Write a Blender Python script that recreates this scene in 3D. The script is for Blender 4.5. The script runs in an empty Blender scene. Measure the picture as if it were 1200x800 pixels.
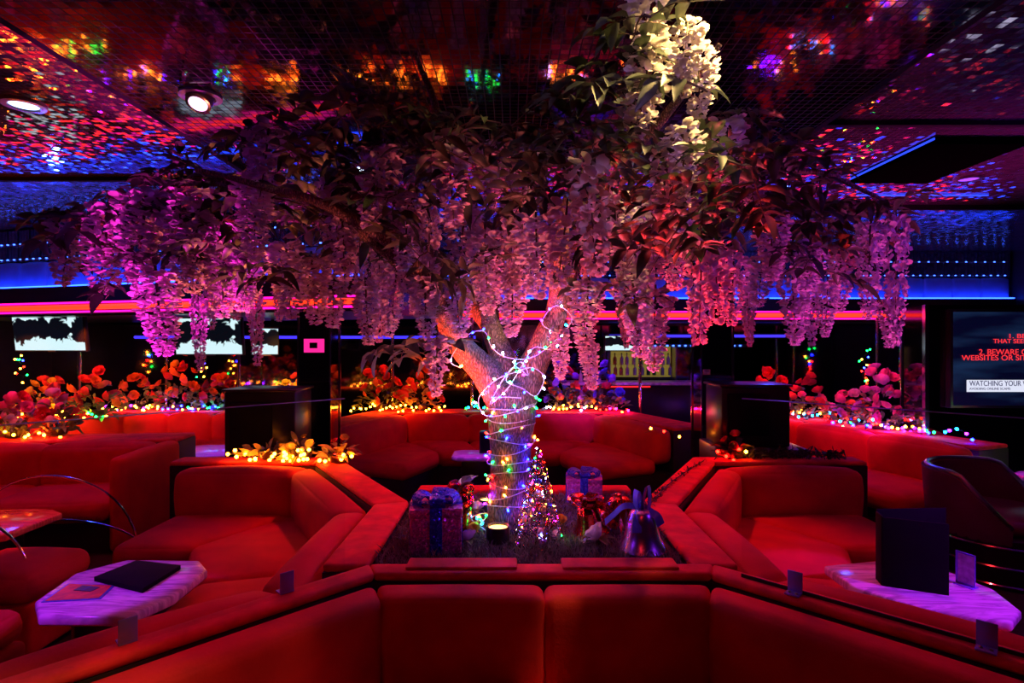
import bpy, bmesh, math, random
from mathutils import Vector, Matrix, noise

R = random.Random(11)
sc = bpy.context.scene
COL = sc.collection
PI = math.pi
F, CX, CY, EZ = 667.0, 600.0, 400.0, 1.65        # focal length in px of the 1200 px frame, eye height


def P(px, py, z):
    """point of the photograph that lies on the level z"""
    Y = (EZ - z) * F / (py - CY)
    return Vector(((px - CX) / F * Y, Y, z))


def Q(px, py, Y):
    """point of the photograph that lies at the distance Y"""
    return Vector(((px - CX) / F * Y, Y, EZ + (CY - py) / F * Y))


# ------------------------------------------------------------------ materials
def _nt(name):
    m = bpy.data.materials.new(name)
    m.use_nodes = True
    nt = m.node_tree
    return m, nt, nt.nodes['Principled BSDF'], nt.nodes['Material Output']


def mat(name, col, rough=.6, metal=0., vary=.15, scale=8., bump=0., bscale=60., sheen=0., stretch=None, spec=.5, coat=0.):
    m, nt, b, out = _nt(name)
    N, L = nt.nodes, nt.links
    tc = N.new('ShaderNodeTexCoord')
    mp = N.new('ShaderNodeMapping')
    if stretch:
        mp.inputs['Scale'].default_value = stretch
    L.new(tc.outputs['Object'], mp.inputs[0])
    nz = N.new('ShaderNodeTexNoise')
    nz.inputs['Scale'].default_value = scale
    nz.inputs['Detail'].default_value = 4
    L.new(mp.outputs[0], nz.inputs['Vector'])
    cr = N.new('ShaderNodeValToRGB')
    cr.color_ramp.elements[0].position = .3
    cr.color_ramp.elements[1].position = .7
    cr.color_ramp.elements[0].color = [c * (1 - vary) for c in col] + [1]
    cr.color_ramp.elements[1].color = [min(1, c * (1 + vary)) for c in col] + [1]
    L.new(nz.outputs[0], cr.inputs[0])
    L.new(cr.outputs[0], b.inputs['Base Color'])
    b.inputs['Roughness'].default_value = rough
    b.inputs['Metallic'].default_value = metal
    b.inputs['Specular IOR Level'].default_value = spec
    b.inputs['Sheen Weight'].default_value = sheen
    b.inputs['Sheen Tint'].default_value = (min(1, col[0] * 1.5), col[1] * 1.5, col[2] * 1.5, 1)
    b.inputs['Coat Weight'].default_value = coat
    if bump:
        n2 = N.new('ShaderNodeTexNoise')
        n2.inputs['Scale'].default_value = bscale
        L.new(mp.outputs[0], n2.inputs['Vector'])
        bp = N.new('ShaderNodeBump')
        bp.inputs['Strength'].default_value = bump
        bp.inputs['Distance'].default_value = .01
        L.new(n2.outputs[0], bp.inputs['Height'])
        L.new(bp.outputs[0], b.inputs['Normal'])
    return m


def glow(name, col, s):
    m, nt, b, out = _nt(name)
    b.inputs['Base Color'].default_value = (.02, .02, .02, 1)
    b.inputs['Emission Color'].default_value = list(col) + [1]
    b.inputs['Emission Strength'].default_value = s
    return m


def leafy(name, col, vary=.3, trans=.3, rough=.55):
    m, nt, b, out = _nt(name)
    N, L = nt.nodes, nt.links
    tc = N.new('ShaderNodeTexCoord')
    nz = N.new('ShaderNodeTexNoise')
    nz.inputs['Scale'].default_value = 14
    L.new(tc.outputs['Object'], nz.inputs['Vector'])
    cr = N.new('ShaderNodeValToRGB')
    cr.color_ramp.elements[0].position = .35
    cr.color_ramp.elements[1].position = .65
    cr.color_ramp.elements[0].color = [c * (1 - vary) for c in col] + [1]
    cr.color_ramp.elements[1].color = [min(1, c * (1 + vary)) for c in col] + [1]
    L.new(nz.outputs[0], cr.inputs[0])
    L.new(cr.outputs[0], b.inputs['Base Color'])
    b.inputs['Roughness'].default_value = rough
    tr = N.new('ShaderNodeBsdfTranslucent')
    L.new(cr.outputs[0], tr.inputs[0])
    mx = N.new('ShaderNodeMixShader')
    mx.inputs[0].default_value = trans
    L.new(b.outputs[0], mx.inputs[1])
    L.new(tr.outputs[0], mx.inputs[2])
    L.new(mx.outputs[0], out.inputs[0])
    return m


def mirror_tiles(name, base, jitter, size=.045, rough=.09, grout=.12, metal=.86):
    """small square mirror tiles, each tipped a little its own way, with dark joints"""
    m, nt, b, out = _nt(name)
    N, L = nt.nodes, nt.links
    tc = N.new('ShaderNodeTexCoord')
    sc_ = N.new('ShaderNodeVectorMath'); sc_.operation = 'SCALE'; sc_.inputs['Scale'].default_value = 1 / size
    L.new(tc.outputs['Object'], sc_.inputs[0])
    fl = N.new('ShaderNodeVectorMath'); fl.operation = 'FLOOR'
    L.new(sc_.outputs[0], fl.inputs[0])
    fr = N.new('ShaderNodeVectorMath'); fr.operation = 'FRACTION'
    L.new(sc_.outputs[0], fr.inputs[0])
    wn = N.new('ShaderNodeTexWhiteNoise'); wn.noise_dimensions = '3D'
    L.new(fl.outputs[0], wn.inputs['Vector'])
    sub = N.new('ShaderNodeVectorMath'); sub.operation = 'SUBTRACT'; sub.inputs[1].default_value = (.5, .5, .5)
    L.new(wn.outputs['Color'], sub.inputs[0])
    js = N.new('ShaderNodeVectorMath'); js.operation = 'SCALE'; js.inputs['Scale'].default_value = jitter
    L.new(sub.outputs[0], js.inputs[0])
    # slow waviness of the sheet
    nz = N.new('ShaderNodeTexNoise'); nz.inputs['Scale'].default_value = 2.2
    L.new(tc.outputs['Object'], nz.inputs['Vector'])
    s2 = N.new('ShaderNodeVectorMath'); s2.operation = 'SUBTRACT'; s2.inputs[1].default_value = (.5, .5, .5)
    L.new(nz.outputs['Color'], s2.inputs[0])
    s3 = N.new('ShaderNodeVectorMath'); s3.operation = 'SCALE'; s3.inputs['Scale'].default_value = jitter * .8
    L.new(s2.outputs[0], s3.inputs[0])
    ge = N.new('ShaderNodeNewGeometry')
    a1 = N.new('ShaderNodeVectorMath'); a1.operation = 'ADD'
    L.new(ge.outputs['Normal'], a1.inputs[0]); L.new(js.outputs[0], a1.inputs[1])
    a2 = N.new('ShaderNodeVectorMath'); a2.operation = 'ADD'
    L.new(a1.outputs[0], a2.inputs[0]); L.new(s3.outputs[0], a2.inputs[1])
    nm = N.new('ShaderNodeVectorMath'); nm.operation = 'NORMALIZE'
    L.new(a2.outputs[0], nm.inputs[0])
    L.new(nm.outputs[0], b.inputs['Normal'])
    # joints: distance of the fraction from .5 in x and y
    ctr = N.new('ShaderNodeVectorMath'); ctr.operation = 'SUBTRACT'; ctr.inputs[1].default_value = (.5, .5, .5)
    L.new(fr.outputs[0], ctr.inputs[0])
    ab = N.new('ShaderNodeVectorMath'); ab.operation = 'ABSOLUTE'
    L.new(ctr.outputs[0], ab.inputs[0])
    sx = N.new('ShaderNodeSeparateXYZ'); L.new(ab.outputs[0], sx.inputs[0])
    mxm = N.new('ShaderNodeMath'); mxm.operation = 'MAXIMUM'
    L.new(sx.outputs[0], mxm.inputs[0]); L.new(sx.outputs[1], mxm.inputs[1])
    gt = N.new('ShaderNodeMath'); gt.operation = 'GREATER_THAN'; gt.inputs[1].default_value = .5 - grout / 2
    L.new(mxm.outputs[0], gt.inputs[0])
    # tile-to-tile silvering
    mr = N.new('ShaderNodeMapRange'); mr.inputs['To Min'].default_value = .55; mr.inputs['To Max'].default_value = 1.0
    L.new(wn.outputs['Value'], mr.inputs['Value'])
    vs = N.new('ShaderNodeVectorMath'); vs.operation = 'SCALE'; vs.inputs[0].default_value = base
    L.new(mr.outputs[0], vs.inputs['Scale'])
    mix = N.new('ShaderNodeMix'); mix.data_type = 'RGBA'
    L.new(gt.outputs[0], mix.inputs[0])
    L.new(vs.outputs[0], mix.inputs[6]); mix.inputs[7].default_value = (.01, .01, .01, 1)
    L.new(mix.outputs[2], b.inputs['Base Color'])
    mm = N.new('ShaderNodeMapRange'); mm.inputs['To Min'].default_value = metal; mm.inputs['To Max'].default_value = 0
    L.new(gt.outputs[0], mm.inputs['Value']); L.new(mm.outputs[0], b.inputs['Metallic'])
    b.inputs['Specular IOR Level'].default_value = .1
    rr = N.new('ShaderNodeMapRange'); rr.inputs['To Min'].default_value = rough; rr.inputs['To Max'].default_value = .6
    L.new(gt.outputs[0], rr.inputs['Value'])
    L.new(rr.outputs[0], b.inputs['Roughness'])
    return m


def glass(name, tint=(1, 1, 1)):
    m, nt, b, out = _nt(name)
    N, L = nt.nodes, nt.links
    nt.nodes.remove(b)
    t = N.new('ShaderNodeBsdfTransparent'); t.inputs[0].default_value = list(tint) + [1]
    g = N.new('ShaderNodeBsdfGlossy'); g.inputs['Roughness'].default_value = .02
    f = N.new('ShaderNodeFresnel'); f.inputs[0].default_value = 1.45
    mx = N.new('ShaderNodeMixShader')
    ge = N.new('ShaderNodeNewGeometry')
    iv = N.new('ShaderNodeMath'); iv.operation = 'SUBTRACT'; iv.inputs[0].default_value = 1; L.new(ge.outputs['Backfacing'], iv.inputs[1])
    mu = N.new('ShaderNodeMath'); mu.operation = 'MULTIPLY'; L.new(f.outputs[0], mu.inputs[0]); L.new(iv.outputs[0], mu.inputs[1])
    L.new(mu.outputs[0], mx.inputs[0]); L.new(t.outputs[0], mx.inputs[1]); L.new(g.outputs[0], mx.inputs[2])
    L.new(mx.outputs[0], out.inputs[0])
    return m


def marble(name, a, b_, rough=.15):
    m, nt, b, out = _nt(name)
    N, L = nt.nodes, nt.links
    tc = N.new('ShaderNodeTexCoord')
    mp = N.new('ShaderNodeMapping'); mp.inputs['Rotation'].default_value = (0, 0, .75); mp.inputs['Scale'].default_value = (4, 26, 4)
    L.new(tc.outputs['Object'], mp.inputs[0])
    w = N.new('ShaderNodeTexNoise'); w.inputs['Scale'].default_value = 1.3; w.inputs['Detail'].default_value = 6; w.inputs['Distortion'].default_value = 1.2
    L.new(mp.outputs[0], w.inputs[0])
    cr = N.new('ShaderNodeValToRGB')
    cr.color_ramp.elements[0].color = list(b_) + [1]; cr.color_ramp.elements[1].color = list(a) + [1]
    cr.color_ramp.elements[0].position = .38; cr.color_ramp.elements[1].position = .58
    L.new(w.outputs[0], cr.inputs[0]); L.new(cr.outputs[0], b.inputs['Base Color'])
    b.inputs['Roughness'].default_value = rough
    return m


def bark(name):
    m, nt, b, out = _nt(name)
    N, L = nt.nodes, nt.links
    tc = N.new('ShaderNodeTexCoord')
    mp = N.new('ShaderNodeMapping'); mp.inputs['Scale'].default_value = (34, 34, 7)
    L.new(tc.outputs['Object'], mp.inputs[0])
    v = N.new('ShaderNodeTexVoronoi'); v.feature = 'DISTANCE_TO_EDGE'
    nz = N.new('ShaderNodeTexNoise'); nz.inputs['Scale'].default_value = 1.5; nz.inputs['Detail'].default_value = 6
    L.new(mp.outputs[0], nz.inputs['Vector'])
    mxv = N.new('ShaderNodeMix'); mxv.data_type = 'VECTOR'; mxv.inputs[0].default_value = .35
    L.new(mp.outputs[0], mxv.inputs[4]); L.new(nz.outputs['Color'], mxv.inputs[5])
    L.new(mxv.outputs[1], v.inputs['Vector'])
    cr = N.new('ShaderNodeValToRGB')
    cr.color_ramp.elements[0].color = (.05, .03, .02, 1); cr.color_ramp.elements[1].color = (.42, .27, .18, 1)
    cr.color_ramp.elements[1].position = .35
    L.new(v.outputs[0], cr.inputs[0]); L.new(cr.outputs[0], b.inputs['Base Color'])
    bp = N.new('ShaderNodeBump'); bp.inputs['Strength'].default_value = .9; bp.inputs['Distance'].default_value = .02
    L.new(cr.outputs[0], bp.inputs['Height']); L.new(bp.outputs[0], b.inputs['Normal'])
    b.inputs['Roughness'].default_value = .75
    return m


def glitter(name, col):
    m, nt, b, out = _nt(name)
    N, L = nt.nodes, nt.links
    tc = N.new('ShaderNodeTexCoord')
    v = N.new('ShaderNodeTexVoronoi'); v.inputs['Scale'].default_value = 170
    L.new(tc.outputs['Object'], v.inputs['Vector'])
    ge = N.new('ShaderNodeNewGeometry')
    s = N.new('ShaderNodeVectorMath'); s.operation = 'SUBTRACT'; s.inputs[1].default_value = (.5, .5, .5)
    L.new(v.outputs['Color'], s.inputs[0])
    a = N.new('ShaderNodeVectorMath'); a.operation = 'ADD'
    L.new(ge.outputs['Normal'], a.inputs[0]); L.new(s.outputs[0], a.inputs[1])
    n = N.new('ShaderNodeVectorMath'); n.operation = 'NORMALIZE'
    L.new(a.outputs[0], n.inputs[0]); L.new(n.outputs[0], b.inputs['Normal'])
    b.inputs['Base Color'].default_value = list(col) + [1]
    b.inputs['Roughness'].default_value = .28
    b.inputs['Metallic'].default_value = .55
    return m


M = dict(
    velvet=mat('red velvet', (.62, .016, .024), .85, vary=.18, scale=5, bump=.12, bscale=90, sheen=.35),
    velvet_worn=mat('red velvet ledge', (.68, .02, .028), .8, vary=.3, scale=9, bump=.2, bscale=30, sheen=.3),
    plinth=mat('black plinth', (.02, .015, .018), .6),
    carpet=mat('dark carpet', (.035, .02, .03), .95, vary=.5, scale=40, bump=.4, bscale=200),
    wall=mat('dark wall', (.02, .015, .022), .5, vary=.3),
    darkglass=mat('smoked mirror', (.22, .2, .24), .06, metal=1., vary=.12, scale=1.5),
    black=mat('black lacquer', (.012, .011, .014), .28, vary=.2),
    matte=mat('black matte', (.006, .0055, .007), .8, vary=.2, spec=.12),
    chrome=mat('chrome', (.8, .8, .82), .12, metal=1., vary=.05),
    steel=mat('dim steel', (.35, .33, .36), .3, metal=1., vary=.1),
    brass=mat('aged brass', (.5, .33, .15), .3, metal=1.),
    bark=bark('bark'),
    petal=leafy('wisteria petal', (.74, .6, .74), .16, .35, .6),
    petal_pale=leafy('pale wisteria petal', (.82, .74, .72), .12, .35, .6),
    leaf=leafy('wisteria leaf', (.05, .065, .042), .45, .15, .45),
    twig=mat('twig', (.09, .05, .035), .8, vary=.4, scale=30),
    leaf2=leafy('house leaf', (.12, .2, .07), .45, .25, .5),
    leafy_gold=leafy('golden leaf', (.5, .42, .12), .35, .3, .5),
    wire=mat('clear wire', (.75, .7, .75), .4, vary=.1),
    wiredark=mat('dark wire', (.05, .06, .05), .5),
    marble=marble('pink marble', (.9, .8, .9), (.48, .36, .52)),
    vinyl=mat('dark tub vinyl', (.13, .025, .06), .4, vary=.15),
    marble_red=marble('red marble', (.75, .2, .16), (.5, .1, .1)),
    glass=glass('clear glass', (.97, .97, .98)),
    acrylic=mat('acrylic', (.25, .25, .9), .25, spec=.8),
    pinkglit=glitter('pink glitter', (.62, .12, .42)),
    blueglit=glitter('blue glitter', (.03, .06, .62)),
    redfoil=mat('red foil', (.72, .06, .05), .16, metal=1., vary=.2, bump=.35, bscale=40),
    violetfoil=mat('violet foil', (.6, .36, .9), .27, metal=1., vary=.2),
    blueribbon=mat('blue ribbon', (.08, .12, .62), .35, vary=.3, scale=50, stretch=(1, 1, .1), sheen=.3),
    silver=mat('silver foil leaf', (.55, .52, .55), .35, metal=.7, vary=.3),
    turf=leafy('dark turf blade', (.2, .22, .18), .5, .1, .45),
    soil=mat('turf backing', (.015, .014, .012), .9),
    void=mat('dull black recess', (.001, .001, .001), .9, spec=0.),
    paper=mat('printed card', (.6, .55, .65), .5, vary=.35, scale=40),
    redcard=mat('red menu print', (.95, .06, .01), .4, vary=.4, scale=25),
    bluecard=mat('blue card', (.06, .08, .5), .35, vary=.4, scale=30),
    padded=mat('blue padded vinyl', (.25, .3, .6), .35, vary=.1, bump=.05, bscale=10),
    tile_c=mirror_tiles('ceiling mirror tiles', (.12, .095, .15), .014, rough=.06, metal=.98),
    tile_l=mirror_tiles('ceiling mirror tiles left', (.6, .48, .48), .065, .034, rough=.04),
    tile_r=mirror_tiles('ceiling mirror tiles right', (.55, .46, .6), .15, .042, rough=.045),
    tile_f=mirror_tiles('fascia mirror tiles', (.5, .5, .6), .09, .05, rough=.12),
    glassgreen=mat('green bottle', (.04, .2, .06), .1, spec=.9), glassamber=mat('amber bottle', (.5, .25, .03), .1, spec=.9),
    glassclear=mat('pale bottle', (.6, .55, .4), .1, spec=.9),
)
for k, c in dict(red=(.75, .05, .06), pink=(.85, .2, .4), orange=(.85, .25, .05), white=(.82, .74, .74), violet=(.22, .12, .7),
                 blue=(.08, .12, .7), yellow=(.8, .55, .06), wine=(.4, .02, .06), mauve=(.7, .4, .7)).items():
    M['fl_' + k] = leafy('petal ' + k, c, .25, .3, .6)
GB = dict(red=((1, .003, .001), 90), blue=((.002, .006, 1), 170), violet=((.14, .003, 1), 130), green=((.002, 1, .05), 40), warm=((1, .22, .01), 80),
          white=((.25, .3, 1), 90), cyan=((.003, .25, 1), 60), pink=((1, .004, .25), 80))
for k, (c, s) in GB.items():
    M['bulb_' + k] = glow('bulb ' + k, c, s)


# ------------------------------------------------------------------ mesh builder
class MB:
    def __init__(s):
        s.v, s.f, s.m, s.mi = [], [], [], 0

    def add(s, vs, fs):
        o = len(s.v)
        s.v += [Vector(v) for v in vs]
        s.f += [[i + o for i in f] for f in fs]
        s.m += [s.mi] * len(fs)
        return s

    def box(s, c, size, rz=0, M4=None):
        x, y, z = [a / 2 for a in size]
        vs = [Vector((sx * x, sy * y, sz * z)) for sz in (-1, 1) for sy in (-1, 1) for sx in (-1, 1)]
        rot = M4 or Matrix.Rotation(rz, 3, 'Z')
        vs = [rot @ v + Vector(c) for v in vs]
        return s.add(vs, [(0, 2, 3, 1), (4, 5, 7, 6), (0, 1, 5, 4), (2, 6, 7, 3), (0, 4, 6, 2), (1, 3, 7, 5)])

    def prism(s, poly, z0, z1):
        n = len(poly)
        a = sum(poly[i][0] * poly[(i + 1) % n][1] - poly[(i + 1) % n][0] * poly[i][1] for i in range(n))
        if a < 0:
            poly = poly[::-1]
        vs = [(p[0], p[1], z0) for p in poly] + [(p[0], p[1], z1) for p in poly]
        fs = [list(range(n))[::-1], list(range(n, 2 * n))]
        fs += [(i, (i + 1) % n, n + (i + 1) % n, n + i) for i in range(n)]
        return s.add(vs, fs)

    def tube(s, path, r, n=8, closed=False, cap=True):
        path = [Vector(p) for p in path]
        k = len(path)
        rs = r if isinstance(r, (list, tuple)) else [r] * k
        up = None
        vs, fs = [], []
        for i in range(k):
            a = path[(i - 1) % k] if (closed or i > 0) else path[i]
            b = path[(i + 1) % k] if (closed or i < k - 1) else path[i]
            t = (b - a)
            if t.length < 1e-9:
                t = Vector((0, 0, 1))
            t.normalize()
            if up is None:
                up = Vector((0, 0, 1)) if abs(t.z) < .9 else Vector((1, 0, 0))
            u = up - t * up.dot(t)
            if u.length < 1e-6:
                u = t.orthogonal()
            u.normalize()
            up = u
            w = t.cross(u)
            for j in range(n):
                q = 2 * PI * j / n
                vs.append(path[i] + (u * math.cos(q) + w * math.sin(q)) * rs[i])
        rng = k if closed else k - 1
        for i in range(rng):
            i2 = (i + 1) % k
            for j in range(n):
                j2 = (j + 1) % n
                fs.append((i * n + j, i * n + j2, i2 * n + j2, i2 * n + j))
        if cap and not closed:
            fs.append(list(range(n))[::-1])
            fs.append([(k - 1) * n + j for j in range(n)])
        return s.add(vs, fs)

    def lathe(s, prof, c=(0, 0, 0), n=24, M4=None, close=False):
        vs, fs = [], []
        rot = M4 or Matrix.Identity(3)
        for r, z in prof:
            for j in range(n):
                q = 2 * PI * j / n
                vs.append(rot @ Vector((r * math.cos(q), r * math.sin(q), z)) + Vector(c))
        for i in range(len(prof) - 1):
            for j in range(n):
                j2 = (j + 1) % n
                fs.append((i * n + j, i * n + j2, (i + 1) * n + j2, (i + 1) * n + j))
        if not close:
            if prof[0][0] > 1e-5: fs.append(list(range(n))[::-1])
            if prof[-1][0] > 1e-5: fs.append([(len(prof) - 1) * n + j for j in range(n)])
        return s.add(vs, fs)

    def ell(s, c, rx, ry, rz, nu=12, nv=8):
        prof = []
        vs, fs = [], []
        for i in range(nv + 1):
            t = -PI / 2 + PI * i / nv
            for j in range(nu):
                q = 2 * PI * j / nu
                vs.append((c[0] + rx * math.cos(t) * math.cos(q), c[1] + ry * math.cos(t) * math.sin(q), c[2] + rz * math.sin(t)))
        for i in range(nv):
            for j in range(nu):
                fs.append((i * nu + j, i * nu + (j + 1) % nu, (i + 1) * nu + (j + 1) % nu, (i + 1) * nu + j))
        return s.add(vs, fs)

    def cushion(s, quad, z0, z1, r=.05, bulge=.02, lean=(0, 0)):
        a, b, c, d = [Vector((p[0], p[1])) for p in quad]       # a-b rear edge, d-c front edge
        hx = ((b - a).length + (c - d).length) / 4
        hy = ((d - a).length + (c - b).length) / 4
        hz = (z1 - z0) / 2
        r = min(r, hx * .9, hy * .9, hz * .9)

        def ax(h):
            t = [-h, -h + r * .12, -h + r * .4, -h + r]
            k = 5
            mid = [(-h + r) + (2 * (h - r)) * i / k for i in range(1, k)]
            return t + mid + [-x for x in t[::-1]]
        A = [ax(hx), ax(hy), ax(hz)]
        idx, vs, fs = {}, [], []

        def vert(p):
            key = tuple(round(x, 5) for x in p)
            if key in idx:
                return idx[key]
            h = (hx, hy, hz)
            q = [max(-(h[i] - r), min(h[i] - r, p[i])) for i in range(3)]
            dvec = Vector([p[i] - q[i] for i in range(3)])
            if dvec.length > 1e-9:
                dvec.normalize()
            o = Vector(q) + dvec * r
            u = [max(0, 1 - (p[i] / h[i]) ** 2) for i in range(3)]
            for i in range(3):
                if abs(abs(p[i]) - h[i]) < 1e-6:
                    j, k = [x for x in range(3) if x != i]
                    o[i] += math.copysign(bulge * u[j] * u[k], p[i])
            U = (o[0] / hx + 1) / 2
            V = (o[1] / hy + 1) / 2
            g = a * (1 - U) * (1 - V) + b * U * (1 - V) + c * U * V + d * (1 - U) * V
            zz = o[2] + hz
            t = zz / (2 * hz)
            idx[key] = len(vs)
            vs.append((g.x + lean[0] * t, g.y + lean[1] * t, z0 + zz))
            return idx[key]
        for i in range(3):
            j, k = [(1, 2), (2, 0), (0, 1)][i]
            for sg in (-1, 1):
                for p in range(len(A[j]) - 1):
                    for q in range(len(A[k]) - 1):
                        cs = []
                        for (pp, qq) in ((p, q), (p + 1, q), (p + 1, q + 1), (p, q + 1)):
                            co = [0, 0, 0]
                            co[i] = sg * (hx, hy, hz)[i]
                            co[j] = A[j][pp]
                            co[k] = A[k][qq]
                            cs.append(vert(co))
                        fs.append(cs if sg > 0 else cs[::-1])
        # orientation: the quad may be left- or right-handed
        area = (b - a).x * (d - a).y - (b - a).y * (d - a).x
        if area < 0:
            fs = [f[::-1] for f in fs]
        return s.add(vs, fs)

    def build(s, name, mats, parent=None, loc=None, smooth=True, bev=0., segs=2, ang=40, local=False):
        """link as ONE mesh object. World vertices become local to the parent root (or to loc)."""
        me = bpy.data.meshes.new(name)
        if local:
            off = Vector((0, 0, 0))
        elif parent is not None:
            off = Vector((0, 0, 0))
            p = parent
            while p:
                off += p.location
                p = p.parent
        else:
            if loc is None:
                xs = [v.x for v in s.v]; ys = [v.y for v in s.v]; zs = [v.z for v in s.v]
                loc = Vector(((min(xs) + max(xs)) / 2, (min(ys) + max(ys)) / 2, min(zs)))
            off = Vector(loc)
        me.from_pydata([v - off for v in s.v], [], s.f)
        mats = mats if isinstance(mats, (list, tuple)) else [mats]
        for m in mats:
            me.materials.append(m)
        if len(mats) > 1:
            me.polygons.foreach_set('material_index', s.m)
        if bev:
            bm = bmesh.new(); bm.from_mesh(me)
            es = [e for e in bm.edges if len(e.link_faces) == 2 and e.calc_face_angle(0) > math.radians(40)]
            bmesh.ops.bevel(bm, geom=es, offset=bev, segments=segs, affect='EDGES', profile=.5, clamp_overlap=True)
            bm.to_mesh(me); bm.free()
        if smooth:
            me.polygons.foreach_set('use_smooth', [True] * len(me.polygons))
            me.set_sharp_from_angle(angle=math.radians(ang))
        me.update()
        o = bpy.data.objects.new(name, me)
        COL.objects.link(o)
        if parent is not None:
            o.parent = parent
        elif not local:
            o.location = off
        return o


def tag(o, label=None, cat=None, group=None, kind=None):
    if label: o['label'] = label
    if cat: o['category'] = cat
    if group: o['group'] = group
    if kind: o['kind'] = kind
    return o


def thing(name, label, cat, loc, group=None):
    o = bpy.data.objects.new(name, None)
    COL.objects.link(o)
    o.location = loc
    o.empty_display_size = .1
    return tag(o, label, cat, group)


def struct(o):
    o['kind'] = 'structure'
    return o


def copy_part(src, parent, M4, name=None):
    c = src.copy()
    COL.objects.link(c)
    c.parent = parent
    c.matrix_local = M4
    return c


def proto(mb, name, mats, **k):
    """a mesh shared by copies; the first copy is made from this data"""
    o = mb.build(name, mats, local=True, **k)
    me = o.data
    bpy.data.objects.remove(o)
    return me


def place(me, name, parent, M4):
    o = bpy.data.objects.new(name, me)
    COL.objects.link(o)
    o.parent = parent
    o.matrix_local = M4
    return o


def trs(loc, rot=(0, 0, 0), s=1.):
    from mathutils import Euler
    return Matrix.LocRotScale(Vector(loc), Euler(rot), Vector((s, s, s)))


def offset_poly(pts, d, side):
    """mitred offset of an open polyline"""
    pts = [Vector((p[0], p[1])) for p in pts]
    out = []
    ns = []
    for a, b in zip(pts, pts[1:]):
        t = (b - a).normalized()
        ns.append(Vector((-t.y, t.x)) * side)
    for i, p in enumerate(pts):
        if i == 0: n, k = ns[0], 1
        elif i == len(pts) - 1: n, k = ns[-1], 1
        else:
            n = (ns[i - 1] + ns[i]).normalized()
            k = 1 / max(.35, n.dot(ns[i]))
        out.append(p + n * d * k)
    return out


def lerp(a, b, t):
    return a + (b - a) * t


def sofa(name, label, pts, side, splits, zs=.42, zt=.76, db=.2, ds=.85, group=None, lean=.0, cat='sofa', r=.055, vel='velvet', puff=.03):
    p0 = offset_poly(pts, .0, side)
    pb = offset_poly(pts, db, side)
    pm = offset_poly(pts, db * .82, side)
    pf = offset_poly(pts, ds, side)
    pk = offset_poly(pts, ds - .07, side)
    cx = sum(p.x for p in p0 + pf) / (2 * len(p0)); cy = sum(p.y for p in p0 + pf) / (2 * len(p0))
    root = thing(name, label, cat, (cx, cy, 0), group)
    base = MB()
    for i in range(len(pts) - 1):
        base.prism([p0[i], p0[i + 1], pk[i + 1], pk[i]], 0, zs - .16)
    base.build('base', M['plinth'], root, smooth=False)
    for i in range(len(pts) - 1):
        k = splits[i]
        nrm = (pf[i] + pf[i + 1] - p0[i] - p0[i + 1]).normalized()
        for j in range(k):
            t0, t1 = j / k, (j + 1) / k
            sq = [lerp(pm[i], pm[i + 1], t0), lerp(pm[i], pm[i + 1], t1), lerp(pf[i], pf[i + 1], t1), lerp(pf[i], pf[i + 1], t0)]
            MB().cushion(sq, zs - .17, zs, r, .025).build('seat_cushion', M[vel], root, ang=60)
            bq = [lerp(p0[i], p0[i + 1], t0), lerp(p0[i], p0[i + 1], t1), lerp(pb[i], pb[i + 1], t1), lerp(pb[i], pb[i + 1], t0)]
            MB().cushion(bq, zs - .06, zt, r, puff, lean=(-nrm.x * lean, -nrm.y * lean)).build('back_cushion', M[vel], root, ang=60)
    return root


def partition(name, label, pts, side, d0, d1, z, m='velvet_worn'):
    a = offset_poly(pts, d0, side); b = offset_poly(pts, d1, side)
    c = offset_poly(pts, d0 - .0, side); d = offset_poly(pts, d1 + .0, side)
    root = thing(name, label, 'partition', ((a[0].x + b[-1].x) / 2, (a[0].y + b[-1].y) / 2, 0))
    w = MB(); t = MB()
    for i in range(len(pts) - 1):
        w.prism([a[i], a[i + 1], b[i + 1], b[i]], 0, z - .035)
        t.cushion([c[i], c[i + 1], d[i + 1], d[i]], z - .035, z, .015, .002)
    w.build('wall_body', M['plinth'], root, smooth=False)
    t.build('padded_ledge', M[m], root, ang=50)
    return root
# ------------------------------------------------------------------ the room
XL, XR, YB, YF, ZC = -7.6, 7.4, 9.4, -3.2, 2.95
struct(MB().box(((XL + XR) / 2, (YB + YF) / 2, -.05), (XR - XL + .4, YB - YF + .4, .1)).build('floor', M['carpet']))
struct(MB().box(((XL + XR) / 2, YB + .1, 1.55), (XR - XL, .2, 3.1)).build('wall_back', M['darkglass']))
struct(MB().box(((XL + XR) / 2, YF - .1, 1.55), (XR - XL, .2, 3.1)).build('wall_front', M['wall']))
struct(MB().box((XL - .1, (YB + YF) / 2, 1.55), (.2, YB - YF, 3.1)).build('wall_left', M['wall']))
struct(MB().box((XR + .1, (YB + YF) / 2, 1.55), (.2, YB - YF, 3.1)).build('wall_right', M['wall']))
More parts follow.
